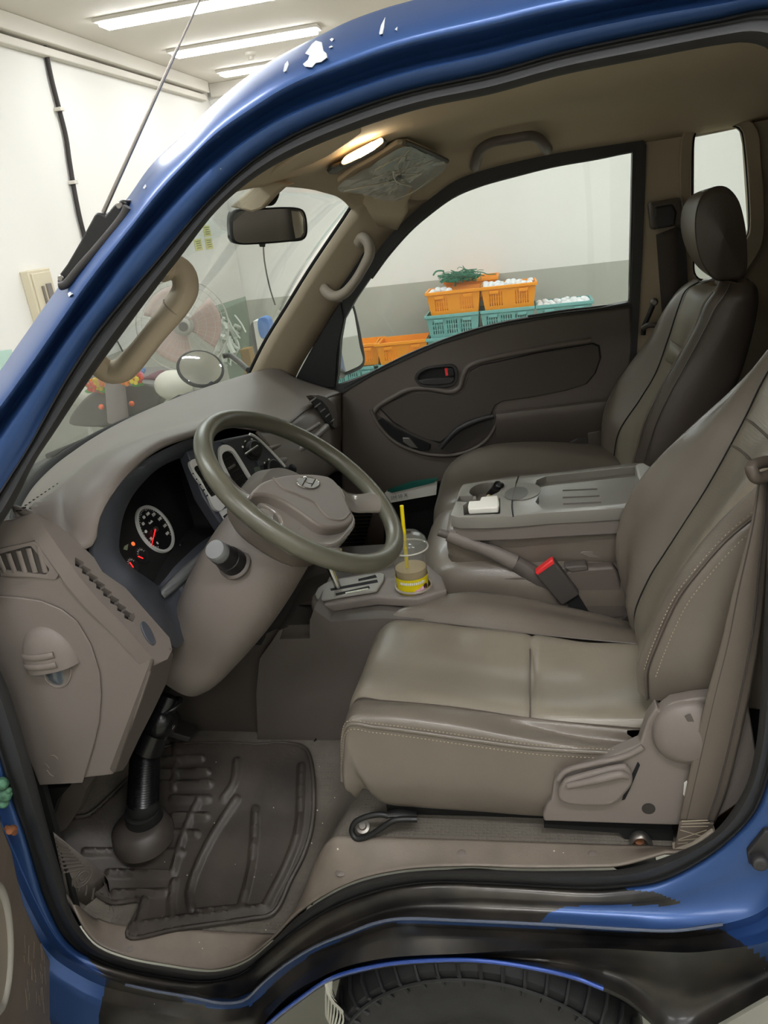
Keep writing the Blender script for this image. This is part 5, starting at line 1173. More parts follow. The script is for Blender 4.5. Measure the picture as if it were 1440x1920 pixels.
rd = DS.add('recliner_cap', lathe(RP.at(1290, 1372, .0), RP.n, [(.054, -.01), (.054, .006), (.050, .012), (.036, .018), (.001, .021)], 48, up=(0, 0, 1), squash=.98), PL)
DS.add('cap_mark', pprism(RP, pts2('1283,1342 1294,1337 1304,1356 1303,1361 1293,1361'), .0015, .017), PLD, parent=rd, bevel=.001)
DS.add('cap_mark', pprism(RP, pts2('1255,1384 1275,1384 1278,1390 1274,1395 1255,1393'), .0015, .017), PLD, parent=rd, bevel=.001)
lv = DS.add('recline_lever', pprism(RP, pts2('1046,1478 1058,1456 1072,1450 1150,1430 1172,1428 1182,1440 1184,1462 1170,1482 1150,1500 1140,1503 1062,1500 1048,1492'), .012, .002, smooth=70), PL, bevel=.006, seg=4)
DS.add('lever_ridge', tube([RP.at(1064, 1473, .014), RP.at(1110, 1464, .018), RP.at(1165, 1452, .018), RP.at(1176, 1456, .014)], [.0055, .006, .007, .006], 12, 24), PL, parent=lv)
DS.add('seat_rail', prism([V(-.29, .11, .632), V(.25, .11, .632), V(.25, .15, .632), V(-.29, .15, .632)], V(0, 0, .03)), BLK, bevel=.003)
DS.add('seat_rail', prism([V(-.29, .45, .632), V(.25, .45, .632), V(.25, .49, .632), V(-.29, .49, .632)], V(0, 0, .03)), BLK, bevel=.003)
DS.add('rail_foot', join(prism([Y(a, b, .07) for a, b in pts2('1020,1545 1150,1552 1262,1556 1262,1590 1215,1592 1190,1590 1160,1562 1020,1552')], V(0, .03, 0))), BLKM)
DS.add('rail_bolt', join(lathe(Y(1198, 1580, .062), (0, -.3, 1), [(.008, -.01), (.008, .008), (.001, .01)], 12)), RUST)
DS.add('rail_bracket', tube([Y(1183, 1576, .06), Y(1192, 1566, .058), Y(1205, 1565, .058), Y(1220, 1580, .06)], .0035, 8, 14, flat=(V(0, 1, 0), 2.5)), STEEL)
# slide release loop handle
hl = [Y(782, 1536, .06), Y(740, 1538, .055), Y(716, 1552, .05), Y(690, 1568, .045), Y(668, 1572, .045), Y(660, 1560, .05), Y(664, 1544, .055), Y(685, 1532, .06), Y(715, 1527, .062), Y(728, 1530, .062)]
DS.add('slide_handle', join(tube(hl, .0052, 10, 60), tube([Y(724, 1528, .062), Y(745, 1526, .07), Y(780, 1530, .075)], [.006, .012, .012], 10, 12, flat=(V(0, 0, 1), .6))), BLK)
DS.add('handle_bolt', lathe(Y(681, 1551, .058), (0, -.5, 1), [(.012, -.002), (.012, .002), (.007, .003), (.006, .008), (.001, .008)], 18), STEEL)

# ------------------------------------------------------------------ passenger seat
PS = Thing('passenger_seat', 'taupe leather passenger seat with a raised oval headrest by the far door', 'seat', (.2, 1.1, .63))
p_fe = px_row('1129,870 1130,836 1132,777 1147,734 1182,681 1217,637 1246,591 1281,552', 1.30)+[Y(1310, 531, 1.26)]
p_fb = [p+V(.06, .01, -.03) for p in p_fe]
p_s1 = px_row('1150,900 1152,865 1162,810 1202,748 1231,699 1254,637 1275,573 1287,545', 1.20)+[Y(1312, 528, 1.18)]
p_s2 = px_row('1175,905 1190,868 1212,792 1244,725 1279,664 1308,611 1322,573 1340,548', .955)+[Y(1350, 531, 1.0)]
p_rd = px_row('1195,905 1208,868 1232,792 1264,725 1298,664 1326,611 1342,578 1362,550', .90)+[Y(1372, 530, .94)]
p_sd = px_row('1260,905 1272,868 1290,800 1320,740 1350,680 1376,620 1390,580 1395,552', .885)+[Y(1392, 530, .92)]
p_bk = px_row('1330,905 1340,850 1360,770 1388,700 1406,640 1418,588 1421,560 1418,540', .91)+[Y(1404, 526, .94)]
p_bb = [p+V(.01, .1, 0) for p in p_bk]
PS.add('backrest_front', loft([p_fb, p_fe, [a.lerp(b, .5)+V(-.015, 0, .01) for a, b in zip(p_fe, p_s1)], p_s1], 60, 20), LEA, ang=70)
ppn = PS.add('backrest_panel', loft([p_s1, [a.lerp(b, .3)+V(.008, 0, -.008) for a, b in zip(p_s1, p_s2)], [a.lerp(b, .7)+V(.008, 0, -.008) for a, b in zip(p_s1, p_s2)], p_s2], 60, 16), LP, ang=70)
PS.add('backrest_side', loft([p_s2, [a.lerp(b, .5)+V(-.012, -.006, .006) for a, b in zip(p_s2, p_rd)], p_rd, p_sd, p_bk, p_bb], 60, 24), LEAD, ang=70)
PS.add('backrest_top', loft([p_s1[-2:]+p_fe[-1:], [a.lerp(b, .5)+V(.02, 0, .012) for a, b in zip(p_s1[-2:]+p_fe[-1:], p_bb[-1:]+p_bk[-1:]+p_fe[-1:])], [p_bk[-1], p_bk[-1]+V(.01, .2, 0), p_fe[-1]+V(.1, 0, -.01)]], 12, 8), LEA)
PS.add('seam', tube([p+V(-.003, -.002, 0) for p in p_s1], .0016, 6, 60), BLKM)
PS.add('seam', tube([p+V(-.003, -.004, 0) for p in p_rd[1:]], .0016, 6, 60), LEAD)
def bq(a, b, k=.5): return Y(a, b, 1.20+(a-0)*0)
PS.add('cross_band', loft([[Y(1256, 638, 1.18), Y(1270, 648, 1.08), Y(1285, 661, .98)], [Y(1246, 676, 1.18), Y(1258, 683, 1.08), Y(1268, 690, .98)]], 12), mat('olive_leather', rgb(128, 122, 106), .36, bump=.3), solid=.004)
PS.add('piping', tube([p_s2[i]+V(-.004, -.002, .002) for i in range(8)], .003, 8, 50), LEA)
PS.add('cushion', loft([[V(-.16, .84, .62), V(-.16, .84, .90), V(-.1, .86, .935), V(.2, .86, .925), V(.28, .86, .9)], [V(-.23, .87, .62), V(-.24, .87, .90), V(-.14, .89, .955), V(.2, .89, .935), V(.28, .89, .9)], [V(-.25, 1.08, .62), V(-.26, 1.08, .9), V(-.14, 1.08, .94), V(.2, 1.08, .92), V(.28, 1.08, .9)], [V(-.24, 1.28, .62), V(-.25, 1.28, .89), V(-.14, 1.28, .95), V(.2, 1.28, .93), V(.28, 1.28, .9)], [V(-.2, 1.32, .62), V(-.2, 1.32, .88), V(-.1, 1.32, .90), V(.2, 1.32, .9), V(.28, 1.32, .88)]], 40, 30), LEA)
PS.add('seat_base', box((.03, 1.08, .69), (.44, .44, .12)), BLKM)
# headrest
hy0, hy1 = .985, 1.215
side_o = [Y(a, b, hy0) for a, b in pts2('1340,350 1362,350 1384,372 1397,415 1402,460 1401,510 1395,522 1368,527 1340,524 1315,490 1304,440 1306,395 1318,365')]
front_o = [Y(a, b, hy1-.03) for a, b in pts2('1325,354 1345,352 1365,370 1380,415 1384,460 1384,505 1372,516 1346,520 1322,512 1292,478 1277,432 1280,390 1298,366')]
hc = [p for p in crom(side_o, 60, True)]; hf = [p for p in crom(front_o, 60, True)]
cA = sum(hc, V(0, 0, 0))/60; cB = sum(hf, V(0, 0, 0))/60
hrows = [[cA+(p-cA)*k+V(0, -.012*(1-k), 0)*1.2 for p in hc] for k in (.02, .5, .85, .97)]+[[p+V(0, .006, 0) for p in hc], [a.lerp(b, .35) for a, b in zip(hc, hf)], [a.lerp(b, .75) for a, b in zip(hc, hf)], hf]+[[cB+(p-cB)*k+V(0, .03*(1-k)+.012, 0) for p in hf] for k in (.9, .5, .02)]
PS.add('headrest', rows_g(hrows, True), LEAD, ang=60)
PS.add('headrest_front', rows_g([[(a.lerp(b, t)-(cA.lerp(cB, t)))*1.006+cA.lerp(cB, t) for a, b in list(zip(hc, hf))[32:58]] for t in (.01, .3, .6, .98)]), LEA, ang=60)
PS.add('headrest_post', tube([Y(1350, 515, 1.0), Y(1352, 545, 1.0)], .008, 10), STEEL)
PS.add('headrest_post', tube([Y(1345, 515, 1.14), Y(1346, 545, 1.14)], .008, 10), STEEL)

# ------------------------------------------------------------------ middle seat with fold-down console
MS = Thing('middle_seat', 'narrow middle seat with its backrest folded down into a tray console', 'seat', (0, .7, .63))
mc = [[V(-.19, .58, .60), V(-.20, .575, .63), V(-.16, .575, .64), V(0, .575, .64), V(.25, .575, .64)], [V(-.21, .565, .60), V(-.235, .565, .80), V(-.20, .565, .868), V(0, .565, .868), V(.25, .565, .86)], [V(-.24, .60, .60), V(-.265, .60, .81), V(-.22, .60, .895), V(0, .60, .90), V(.25, .60, .89)], [V(-.25, .72, .60), V(-.275, .72, .83), V(-.23, .72, .925), V(0, .72, .93), V(.25, .72, .9)], [V(-.24, .83, .60), V(-.265, .83, .83), V(-.22, .83, .93), V(0, .83, .93), V(.25, .83, .9)], [V(-.2, .855, .60), V(-.23, .855, .81), V(-.19, .855, .88), V(0, .855, .88), V(.25, .855, .88)]]
MS.add('cushion', loft(mc, 50, 36), LEA)
MS.add('cushion_seam', tube([V(-.24, .585, .84), V(-.2, .575, .862), V(-.1, .567, .868), V(.2, .567, .862)], .0025, 8, 30), LEAD)
MS.add('seat_base', box((.03, .71, .68), (.44, .26, .12)), BLKM)
TP = Plane(V(-.05, .6, 1.022), (-.01, 0, 1))
# leather body of the folded backrest
def sec(x, z0, z1, y0=.592, y1=.80): return [V(x, y0+.02, z0), V(x, y0, z0+.02), V(x, y0-.004, (z0+z1)/2), V(x, y0+.004, z1), V(x, y1-.004, z1), V(x, y1+.004, (z0+z1)/2), V(x, y1, z0+.02), V(x, y1-.02, z0)]
MS.add('folded_backrest', loft([sec(-.178, .93, .955, .61, .78), sec(-.196, .90, .96, .6, .79), sec(-.19, .885, .965), sec(-.10, .872, .968), sec(.05, .87, .97), sec(.25, .875, .98), sec(.28, .9, .97, .61, .78)], 48, 40, closed=True, cap=True), LEA, ang=60)
tray_o = pts2('845,966 852,948 862,918 868,909 900,903 970,893 1060,884 1190,868 1206,868 1222,876 1225,900 1176,952 1100,957 1030,961 962,967 905,970 860,970')
tray_v = [TP.at(a, b) for a, b in tray_o]
def well(s, d): return prism([TP.at(a, b)+V(0, 0, .01) for a, b in pts2(s)], V(0, 0, -.01-d))
w_cup = prism([TP.at(910+30*cos(t), 918+13*sin(t)*1.0-4*cos(t))+V(0, 0, .01) for t in [2*pi*k/30 for k in range(30)]], V(0, 0, -.06))
cuts_ = [well('1004,941 1010,930 1002,915 1006,900 1024,893 1190,875 1192,884 1192,930 1170,944 1030,956 1018,955', .016), well('868,948 884,936 938,934 938,963 870,966', .045), well('856,940 862,930 888,929 884,942', .02), well('893,926 922,926 916,946 892,948', .05), w_cup]
MS.add('console_body', prism(tray_v, V(0, 0, -.026)), SILP, bevel=.004, seg=3, cuts=cuts_)
MS.add('console_skirt', prism([TP.at(a, b)+V(0, .004, -.025) for a, b in pts2('846,966 862,918 900,903 1060,884 1206,868 1222,876 1225,900 1176,952 1030,961 960,966 858,969')], V(0, 0, -.036)), PL, bevel=.004)
MS.add('lid_gap', tube([TP.at(a, b, .0008) for a, b in pts2('972,893 968,905 966,915')]+[TP.at(961, 935, .0008), TP.at(960, 950, .0008), TP.at(962, 968, .0)], .0016, 6, 30), BLKM)
MS.add('lid_edge_gap', tube([TP.at(962, 968, -.002), Y(966, 976, .588), Y(975, 985, .586), Y(1020, 983, .586), Y(1168, 974, .586)], .0016, 6, 40), BLKM)
for a, b, c in ((1055, 1120, 920), (1055, 1124, 933), (1056, 1127, 945)):
    MS.add('tray_groove', tube([TP.at(a, c, -.0155), TP.at(b, c-3, -.0155)], .002, 8), PLD)
fs_ = [TP.at(978+36*cos(t), 922+16*sin(t)-3*cos(t), .0005) for t in [2*pi*k/40 for k in range(40)]]
MS.add('finger_scoop', prism(fs_, V(0, 0, .0012)), SILP)
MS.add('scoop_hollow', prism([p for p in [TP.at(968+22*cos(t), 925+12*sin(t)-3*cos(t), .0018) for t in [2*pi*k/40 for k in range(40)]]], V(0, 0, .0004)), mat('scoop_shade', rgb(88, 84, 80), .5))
MS.add('end_hinge', join(prism([TP.at(a, b, .004) for a, b in pts2('1192,870 1206,867 1222,876 1226,896 1206,912 1196,890')], V(0, 0, -.03))), SIL, bevel=.004)
MS.add('release_lever', prism([Y(a, b, .586) for a, b in pts2('1086,1038 1092,1034 1136,1030 1142,1034 1140,1045 1128,1047 1104,1046')], V(0, .01, 0)), PL, bevel=.002)
MS.add('release_slot', prism([Y(a, b, .588) for a, b in pts2('1138,1036 1162,1034 1162,1046 1138,1047')], V(0, .01, 0)), VOID)
MS.add('seat_gap', prism([Y(a, b, .592) for a, b in pts2('846,1060 900,1066 1166,1052 1166,1064 900,1074 852,1068')], V(0, .01, 0)), BLKM)
tw = prism([TP.at(a, b, -.012) for a, b in pts2('878,960 880,950 900,949 903,942 934,939 937,953 935,962 880,965')], V(0, 0, .014))
single('tissue', tw, PAPER, 'folded white tissue in the square pocket of the tray console', 'tissue', bevel=.003)
single('small_key', join(tube([TP.at(914, 930, -.03), TP.at(926, 918, -.012), TP.at(934, 910, .006)], [.006, .008, .011], 12, 12), ball(TP.at(936, 910, .004), .012, 12, (1, 1, .6))), BLK, 'black knob-ended tool standing in the round cup well', 'tool')
single('lighter', tube([TP.at(908, 946, -.03), TP.at(918, 930, -.018)], .006, 10), mat('tan_paper', rgb(168, 158, 120), .7), 'tan paper roll lying in the round cup well beside the tissue', 'roll')

# ------------------------------------------------------------------ parking brake, buckle
PB = Thing('parking_brake', 'dark taupe parking brake lever between the driver seat and the folded middle seat', 'brake lever', Y(980, 1110, .57))
gp = [Y(840, 1003, .575), Y(856, 1010, .575), Y(890, 1022, .575), Y(930, 1038, .575), Y(965, 1055, .575), Y(1000, 1078, .575), Y(1030, 1100, .575)]
PB.add('grip', tube(gp[:5], [.014, .0165, .015, .0165, .019], 18, 30, flat=(V(0, 1, 0), .85)), PL)
PB.add('lever_arm', tube(gp[4:], [.018, .022, .022], 14, 14, flat=(V(0, 1, 0), .7)), PLD)
PB.add('grip_seam', tube([p+V(0, -.002, .0155) for p in gp[1:5]], .0018, 6, 30), BLK)
PB.add('release_button', tube([Y(822, 997, .575), Y(845, 1005, .575)], .009, 14), PLD)
PB.add('brake_cover', prism([Y(a, b, .562) for a, b in pts2('955,1116 975,1098 1005,1082 1030,1080 1060,1115 1082,1160 1010,1140')], V(0, .03, 0)), PL, bevel=.006, seg=3)
PB.add('bracket_cover', prism([Y(a, b, .560) for a, b in pts2('1060,1076 1072,1068 1150,1063 1160,1075 1182,1158 1140,1162 1100,1150 1078,1110')], V(0, .03, 0)), MATS['door_taupe_plastic'], bevel=.006, seg=3)
PB.add('bracket_cover_top', prism([Y(a, b, .558) for a, b in pts2('1058,1064 1100,1060 1104,1070 1070,1074')], V(0, .03, 0)), PLD, bevel=.003)
BK = Thing('seat_belt_buckle', 'black seat belt buckle with a red press button beside the driver seat', 'buckle', Y(1060, 1140, .55))
bp = [Y(1004, 1078, .545), Y(1039, 1052, .545), Y(1086, 1112, .545), Y(1084, 1118, .545), Y(1056, 1136, .545), Y(1050, 1134, .545)]
BK.add('housing', prism(bp, V(0, .024, 0)), mat('charcoal_taupe', rgb(66, 62, 59), .45, bump=.2), bevel=.004, seg=3)
BK.add('press_button', prism([Y(1003, 1074, .5445), Y(1036, 1049, .5445), Y(1041, 1057, .5445), Y(1008, 1080, .5445)], V(0, .02, 0)), REDB, bevel=.0025)
BK.add('stem', prism([Y(a, b, .553) for a, b in pts2('1062,1128 1084,1116 1102,1146 1100,1156 1072,1152')], V(0, .012, 0)), BLKM)
BK.add('mount_strap', prism([Y(a, b, .548) for a, b in pts2('1168,1162 1186,1146 1190,1150 1176,1168')], V(0, .01, 0)), STEEL)

# ------------------------------------------------------------------ driver seat belt
DB_ = Thing('driver_seat_belt', 'taupe seat belt webbing hanging at the rear edge of the driver door opening', 'seat belt', Y(1290, 1590, .03))
be1 = pts2('1422,900 1409,976 1373,1115 1352,1205 1324,1308 1293,1446 1274,1540'); be2 = pts2('1440,900 1438,976 1434,1075 1425,1185 1397,1339 1361,1486 1338,1545')
DB_.add('webbing', loft([[Y(a, b, .045) for a, b in be1], [Y(a*.5+c*.5, b*.5+d_*.5, .042) for (a, b), (c, d_) in zip(be1, be2)], [Y(a, b, .05) for a, b in be2]], 60, 12), WEB, solid=.0022)
for k in (1, 2, 3, 4):
    t = k/5; DB_.add('weave_line', tube([Y(a*(1-t)+c*t, b*(1-t)+d_*t, .0418) for (a, b), (c, d_) in zip(be1, be2)], .0016, 5, 50, flat=(V(0, 1, 0), .5)), WEBD)
e1_ = pts2('1274,1538 1270,1560 1264,1592'); e2_ = pts2('1338,1540 1332,1556 1328,1572')
DB_.add('anchor_loop', loft([[Y(a, b, .040) for a, b in e1_], [Y(a, b, .040) for a, b in e2_]], 10), WEB, solid=.004)
zz = [tube([Y(a, b, .036), Y(c, d_, .036)], .0008, 4) for a, b, c, d_ in ((1278, 1545, 1330, 1543), (1276, 1550, 1328, 1549), (1275, 1556, 1325, 1570), (1325, 1556, 1272, 1574), (1272, 1576, 1310, 1572), (1278, 1540, 1328, 1538), (1270, 1582, 1290, 1580))]
DB_.add('stitching', join(*zz), THREAD)
DB_.add('anchor_plate', prism([Y(a, b, .03) for a, b in pts2('1262,1598 1300,1584 1336,1558 1344,1564 1318,1586 1275,1606')], V(0, .02, 0)), PLT, bevel=.002)
DB_.add('belt_guide', tube([Y(1409, 878, .02), Y(1425, 868, .035), Y(1450, 866, .045), Y(1470, 872, .05), Y(1440, 892, .03), Y(1418, 896, .02)], .008, 10, 30, closed=True), MATS['brown_collar_plastic'])
single('care_tag', prism([Y(a, b, .052) for a, b in pts2('1283,1468 1288,1464 1290,1470 1284,1494 1281,1490')], V(0, .001, 0)), WHITE, 'small white tag peeping out beside the driver belt', 'tag')
TR.add('rear_bracket', prism([Y(a, b, .12) for a, b in pts2('1380,1340 1440,1300 1440,1500 1330,1560 1345,1480')], V(0, .1, 0)), RUST)
TR.add('pillar_liner', prism([Y(a, b, .10) for a, b in pts2('1440,1000 1400,1300 1360,1400 1400,1470 1500,1400 1500,1000')], V(0, .02, 0)), BLKM)

# ------------------------------------------------------------------ passenger door
PD = Thing('passenger_door', 'dark taupe passenger door with cloth inset, window and pull handle', 'door', (-.1, 1.42, .62))
DP = Plane(V(0, 1.395, 1), (0, -1, 0))
dout = pts2('640,738 655,726 700,702 760,672 820,647 880,626 940,611 1000,599 1060,590 1120,583 1184,574 1187,640 1180,720 1178,900 1165,1060 900,1080 700,1075 650,1000 640,900')
PD.add('door_panel', pprism(DP, dout, -.03), DOORPL, bevel=.008, seg=4)
cl_o = pts2('713,764 735,752 770,737 800,735 850,741 868,735 876,715 882,696 900,686 1000,664 1110,645 1122,650 1125,672 1115,700 1098,720 1060,732 990,745 940,752 928,760 920,778 880,790 850,810 826,828 800,824 770,810 738,790')
PD.add('cloth_inset', pprism(DP, cl_o, .004, .001), CLOTH, bevel=.002)
PD.add('inset_shadow_gap', ring([DP.at(a, b, .001) for a, b in crop_ring] if False else [DP.at(cx0+(a-cx0)*1.012+0, cy0+(b-cy0)*1.03, .001) for cx0, cy0 in [(918, 735)] for a, b in cl_o], [DP.at(a, b, .001) for a, b in cl_o], DP.n*.0015), BLKM)
# recess ledge running round the inset
PD.add('moulded_ledge', tube([DP.at(a, b, .002) for a, b in pts2('700,774 712,760 735,746 768,730 800,728 846,734 862,726 868,706 876,690 892,680 1000,656 1108,638')], .009, 10, 70), DOORPL)
arm = [[DP.at(a, b, .002) for a, b in pts2('928,772 1000,764 1100,752 1182,742')], [DP.at(a, b, .035) for a, b in pts2('930,776 1000,768 1100,756 1182,746')], [DP.at(a, b, .040) for a, b in pts2('930,784 1000,776 1100,764 1182,754')], [DP.at(a, b, .030) for a, b in pts2('930,810 1000,804 1100,794 1182,786')], [DP.at(a, b, .002) for a, b in pts2('930,850 1000,842 1100,832 1182,824')]]
PD.add('armrest', loft(arm, 30, 16), DOORPL)
pock = pts2('695,768 712,800 740,828 775,845 810,853 850,853 885,843 912,825 928,800 932,778')
PD.add('pull_rim', tube([DP.at(a, b, .010) for a, b in pock], .0055, 10, 60), DOORPL)
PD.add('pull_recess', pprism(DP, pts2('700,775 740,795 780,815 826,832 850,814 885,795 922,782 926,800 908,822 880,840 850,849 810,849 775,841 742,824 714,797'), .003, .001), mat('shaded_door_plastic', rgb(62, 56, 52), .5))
PD.add('pull_strap', tube([DP.at(a, b, .022) for a, b in pts2('826,840 838,826 858,806 880,794 905,785 926,780')], [.008, .009, .010, .010, .009, .008], 12, 40), MATS['dark_bracket'])
swp = PD.add('window_switch_plate', pprism(DP, pts2('704,787 716,783 740,800 775,818 808,832 806,842 790,845 765,838 735,822 712,802'), .006, .004), BLK, bevel=.002)
PD.add('window_switch', pprism(DP, pts2('755,820 768,820 778,832 785,840 770,838 756,828'), .006, .010), STEEL, parent=swp, bevel=.002)
hb = PD.add('inner_handle_bezel', ring([DP.at(a, b, .002) for a, b in pts2('778,710 782,698 798,688 830,683 850,683 857,690 858,712 850,722 820,726 790,724')], [DP.at(a, b, .002) for a, b in pts2('784,709 788,700 802,692 830,688 848,688 852,694 853,710 846,717 820,720 794,719')], DP.n*.008, 60), MATS['dark_bracket'], bevel=.0015)
PD.add('handle_hollow', pprism(DP, pts2('784,709 788,700 802,692 830,688 848,688 852,694 853,706 784,712'), .001, .002), BLKM, parent=hb)
PD.add('inner_handle', pprism(DP, pts2('785,712 800,709 852,706 853,712 846,718 820,721 795,720 786,716'), .012, .002), MATS['dark_bracket'], parent=hb, bevel=.003)
PD.add('lock_slider', pprism(DP, pts2('839,690 850,689 853,704 841,705'), .008, .002), BLK, parent=hb, bevel=.002)
PD.add('lock_mark', pprism(DP, pts2('834,690 839,689 841,703 836,704'), .006, .002), REDB, parent=hb)
fo = pts2('545,728 565,690 600,625 645,560 680,505 720,450 755,410 800,372 855,336 920,312 1000,291 1100,273 1185,258 1203,259 1212,272 1210,330 1206,450 1200,560 1192,700 1180,720 1186,574 1060,590 940,611 820,647 700,702 640,738')
fi = pts2('630,724 634,700 638,640 645,600 668,560 695,520 728,475 768,430 800,402 850,366 900,345 960,328 1040,308 1120,294 1180,282 1192,282 1194,290 1191,340 1188,420 1184,520 1182,566 1120,578 1060,585 990,596 940,606 880,621 820,642 760,667 700,697 665,712')
FO_, FI_ = [DP.at(a, b, .003) for a, b in fo], [DP.at(a, b, .003) for a, b in fi]
PD.add('window_frame', prism([p+V(0, -.001, 0) for p in FO_], V(0, .035, 0)), RUB, cuts=[prism([p+V(0, -.05, 0) for p in FI_], V(0, .2, 0))])
PD.add('frame_reveal', tube([DP.at(a, b, -.012) for a, b in fi[5:24]], .008, 8, 80), MATS['dark_bracket'])
PD.add('rear_channel', prism([DP.at(a, b, -.002) for a, b in pts2('1186,284 1196,282 1194,420 1188,560 1184,720 1178,720 1180,570')], V(0, .03, 0)), MATS['dark_bracket'])
PD.add('window_glass', prism([DP.at(a, b, -.022) for a, b in fi], V(0, .004, 0)), GLASS)
PD.add('mirror_triangle', pprism(DP, pts2('545,728 560,700 600,628 640,565 646,600 634,660 630,726'), .008, .004), BLK, bevel=.003)
PD.add('outer_skin', prism([V(-.62, 1.455, .62), V(.32, 1.455, .62), V(.32, 1.455, 1.26), V(-.2, 1.455, 1.24), V(-.62, 1.455, 1.12)], V(0, .02, 0)), PAINT)
PD.add('belt_seal', tube([DP.at(a, b, .001) for a, b in pts2('645,728 700,698 760,668 820,643 880,622 940,607 1000,596 1060,587 1120,580 1184,571')], .0035, 8, 50), BLKM)
mp = PD.add('map_pocket', prism([DP.at(a, b, .03) for a, b in pts2('720,930 818,905 1000,900 1000,1050 720,1050')], V(0, .02, 0)), BLKM, bevel=.003)
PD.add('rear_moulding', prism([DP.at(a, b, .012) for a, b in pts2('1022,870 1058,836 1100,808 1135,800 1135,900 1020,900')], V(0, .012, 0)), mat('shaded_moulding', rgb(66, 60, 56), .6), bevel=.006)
PD.add('strap_bracket', prism([DP.at(a, b, .02) for a, b in pts2('1102,812 1128,806 1130,835 1104,838')], V(0, .012, 0)), DOORPL, bevel=.003)
# book in the door pocket
BO = Thing('booklet', 'white booklet with a green spine tucked in the door pocket behind the wheel', 'booklet', Y(770, 935, 1.33))
BO.add('pages', prism([Y(a, b, 1.335) for a, b in pts2('719,928 724,922 812,900 820,904 818,928 726,944')], V(0, .012, 0)), PAPER, bevel=.001)
BO.add('green_cover', prism([Y(a, b, 1.33) for a, b in pts2('726,921 770,906 820,899 814,905 772,915 735,924')], V(0, .02, 0)), mat('dark_green_card', rgb(20, 92, 80), .6))
BO.add('print', text('SM 50 X', Y(748, 931, 1.333), Y(780, 924, 1.333)-Y(748, 931, 1.333), (0, 0, 1), .016), mat('grey_print', rgb(130, 130, 128), .7))
# outside mirror on the passenger door
OM = Thing('door_mirror', 'black outside mirror on the passenger door reflecting the wall', 'mirror', Y(655, 640, 1.62))
mo_ = pts2('620,588 625,568 636,560 652,556 664,566 674,600 682,640 687,672 684,688 668,698 640,706 632,700 626,660')
mi_ = pts2('623,592 628,574 640,566 652,564 661,580 668,615 674,650 680,676 676,683 660,692 640,698 636,692 628,650')
omp = Plane(Y(650, 630, 1.64), (.75, -.65, .05))
OM.add('housing', prism([omp.at(a, b) for a, b in mo_], -omp.n*.07, 50), BLK, bevel=.012, seg=4)
OM.add('mirror_glass', pprism(omp, mi_, .002, .001, smooth=50), MIRR)
OM.add('arm', tube([omp.at(640, 700, -.03), V(-.63, 1.5, 1.17)], .018, 10), BLK)

# ------------------------------------------------------------------ mirrors, handles, lamp, visor inside the cab
RM = Thing('rear_view_mirror', 'black inside mirror hanging from the windscreen header', 'mirror', Y(500, 425, .66))
rp = Plane.of(Y(435, 400, .64), Y(572, 395, .72), Y(440, 455, .64))
ro_ = pts2('431,410 434,398 446,392 500,389 555,389 570,394 576,408 577,440 570,450 540,454 490,458 445,458 434,452 432,440')
RM.add('housing', pprism(rp, ro_, -.035, 0, smooth=70), BLK, bevel=.008, seg=4)
RM.add('mirror_face', pprism(rp, pts2('437,412 441,400 452,396 500,393 552,392 566,397 571,409 572,438 566,446 540,450 490,454 450,455 440,449'), .0015, .001, smooth=70), mat('dark_mirror_glass', rgb(94, 90, 86), .08, metal=.9))
RM.add('reflected_edge', pprism(rp, pts2('546,395 562,397 568,408 569,436 563,445 554,447 549,420'), .0004, .0026), mat('painted_reflection', rgb(206, 203, 186), .05, metal=.7))  # pale patch coloured as the window's reflection in the mirror
RM.add('adjust_tab', pprism(rp, pts2('486,457 498,456 497,463 488,463'), -.006, .0), BLK)
RM.add('stem', tube([rp.at(480, 396, -.03), Y(477, 378, .67), Y(488, 350, .66)], [.010, .009, .014], 12, 16), BLKM)
RM.add('mount', prism([Y(a, b, .655) for a, b in pts2('462,366 470,352 486,340 496,350 500,366 488,388 474,384 468,376')], V(.02, .03, 0), 30), BLKM, bevel=.004)
TR.add('mirror_mount_trim', prism([Y(a, b, .60) for a, b in pts2('430,388 470,355 490,335 545,347 530,352 512,368 490,392 472,398')], V(0, .04, .004)), TRIM, bevel=.004)
def handle(name, label, pts, rad, m, ends):
    Hh = Thing(name, label, 'grab handle', pts[0]); Hh.add('bar', tube(pts, rad, 18, 60), m)
    return Hh
H1 = handle('grab_handle', 'thick curved taupe grab handle on the pillar beside the driver', [Y(300, 508, .10), Y(322, 500, .12), Y(342, 512, .125), Y(348, 540, .12), Y(330, 575, .11), Y(292, 622, .10), Y(255, 668, .10), Y(228, 694, .11), Y(205, 697, .11), Y(180, 680, .10), Y(165, 664, .085)], [.016, .0185, .0185, .0180, .0165, .0160, .0165, .0180, .0180, .0170, .016], MATS['beige_pillar_trim'], 0)
for i, (a, b) in enumerate(((325, 578), (248, 676))):
    c_ = Y(a, b, .108); dr_ = (Y(360, 520, .108)-Y(215, 700, .108)).normalized() if False else (Y(330, 575, .11)-Y(255, 668, .10)).normalized()
    s1_ = dr_.orthogonal().normalized(); s2_ = dr_.cross(s1_)
    H1.add('grip_joint', tube([c_+(s1_*cos(t)+s2_*sin(t))*.0172 for t in [2*pi*k/24 for k in range(24)]], .001, 6, closed=True), PLT)
H2 = handle('grab_handle', 'pale taupe grab handle on the passenger windscreen pillar', [Y(672, 456, 1.34), Y(680, 446, 1.325), Y(690, 455, 1.315), Y(693, 475, 1.31), Y(682, 500, 1.31), Y(662, 532, 1.31), Y(645, 550, 1.315), Y(628, 556, 1.32), Y(612, 547, 1.335), Y(606, 536, 1.35)], [.015, .016, .0155, .0145, .0135, .0135, .0145, .016, .0165, .016], MATS['light_taupe_plastic'], 0)
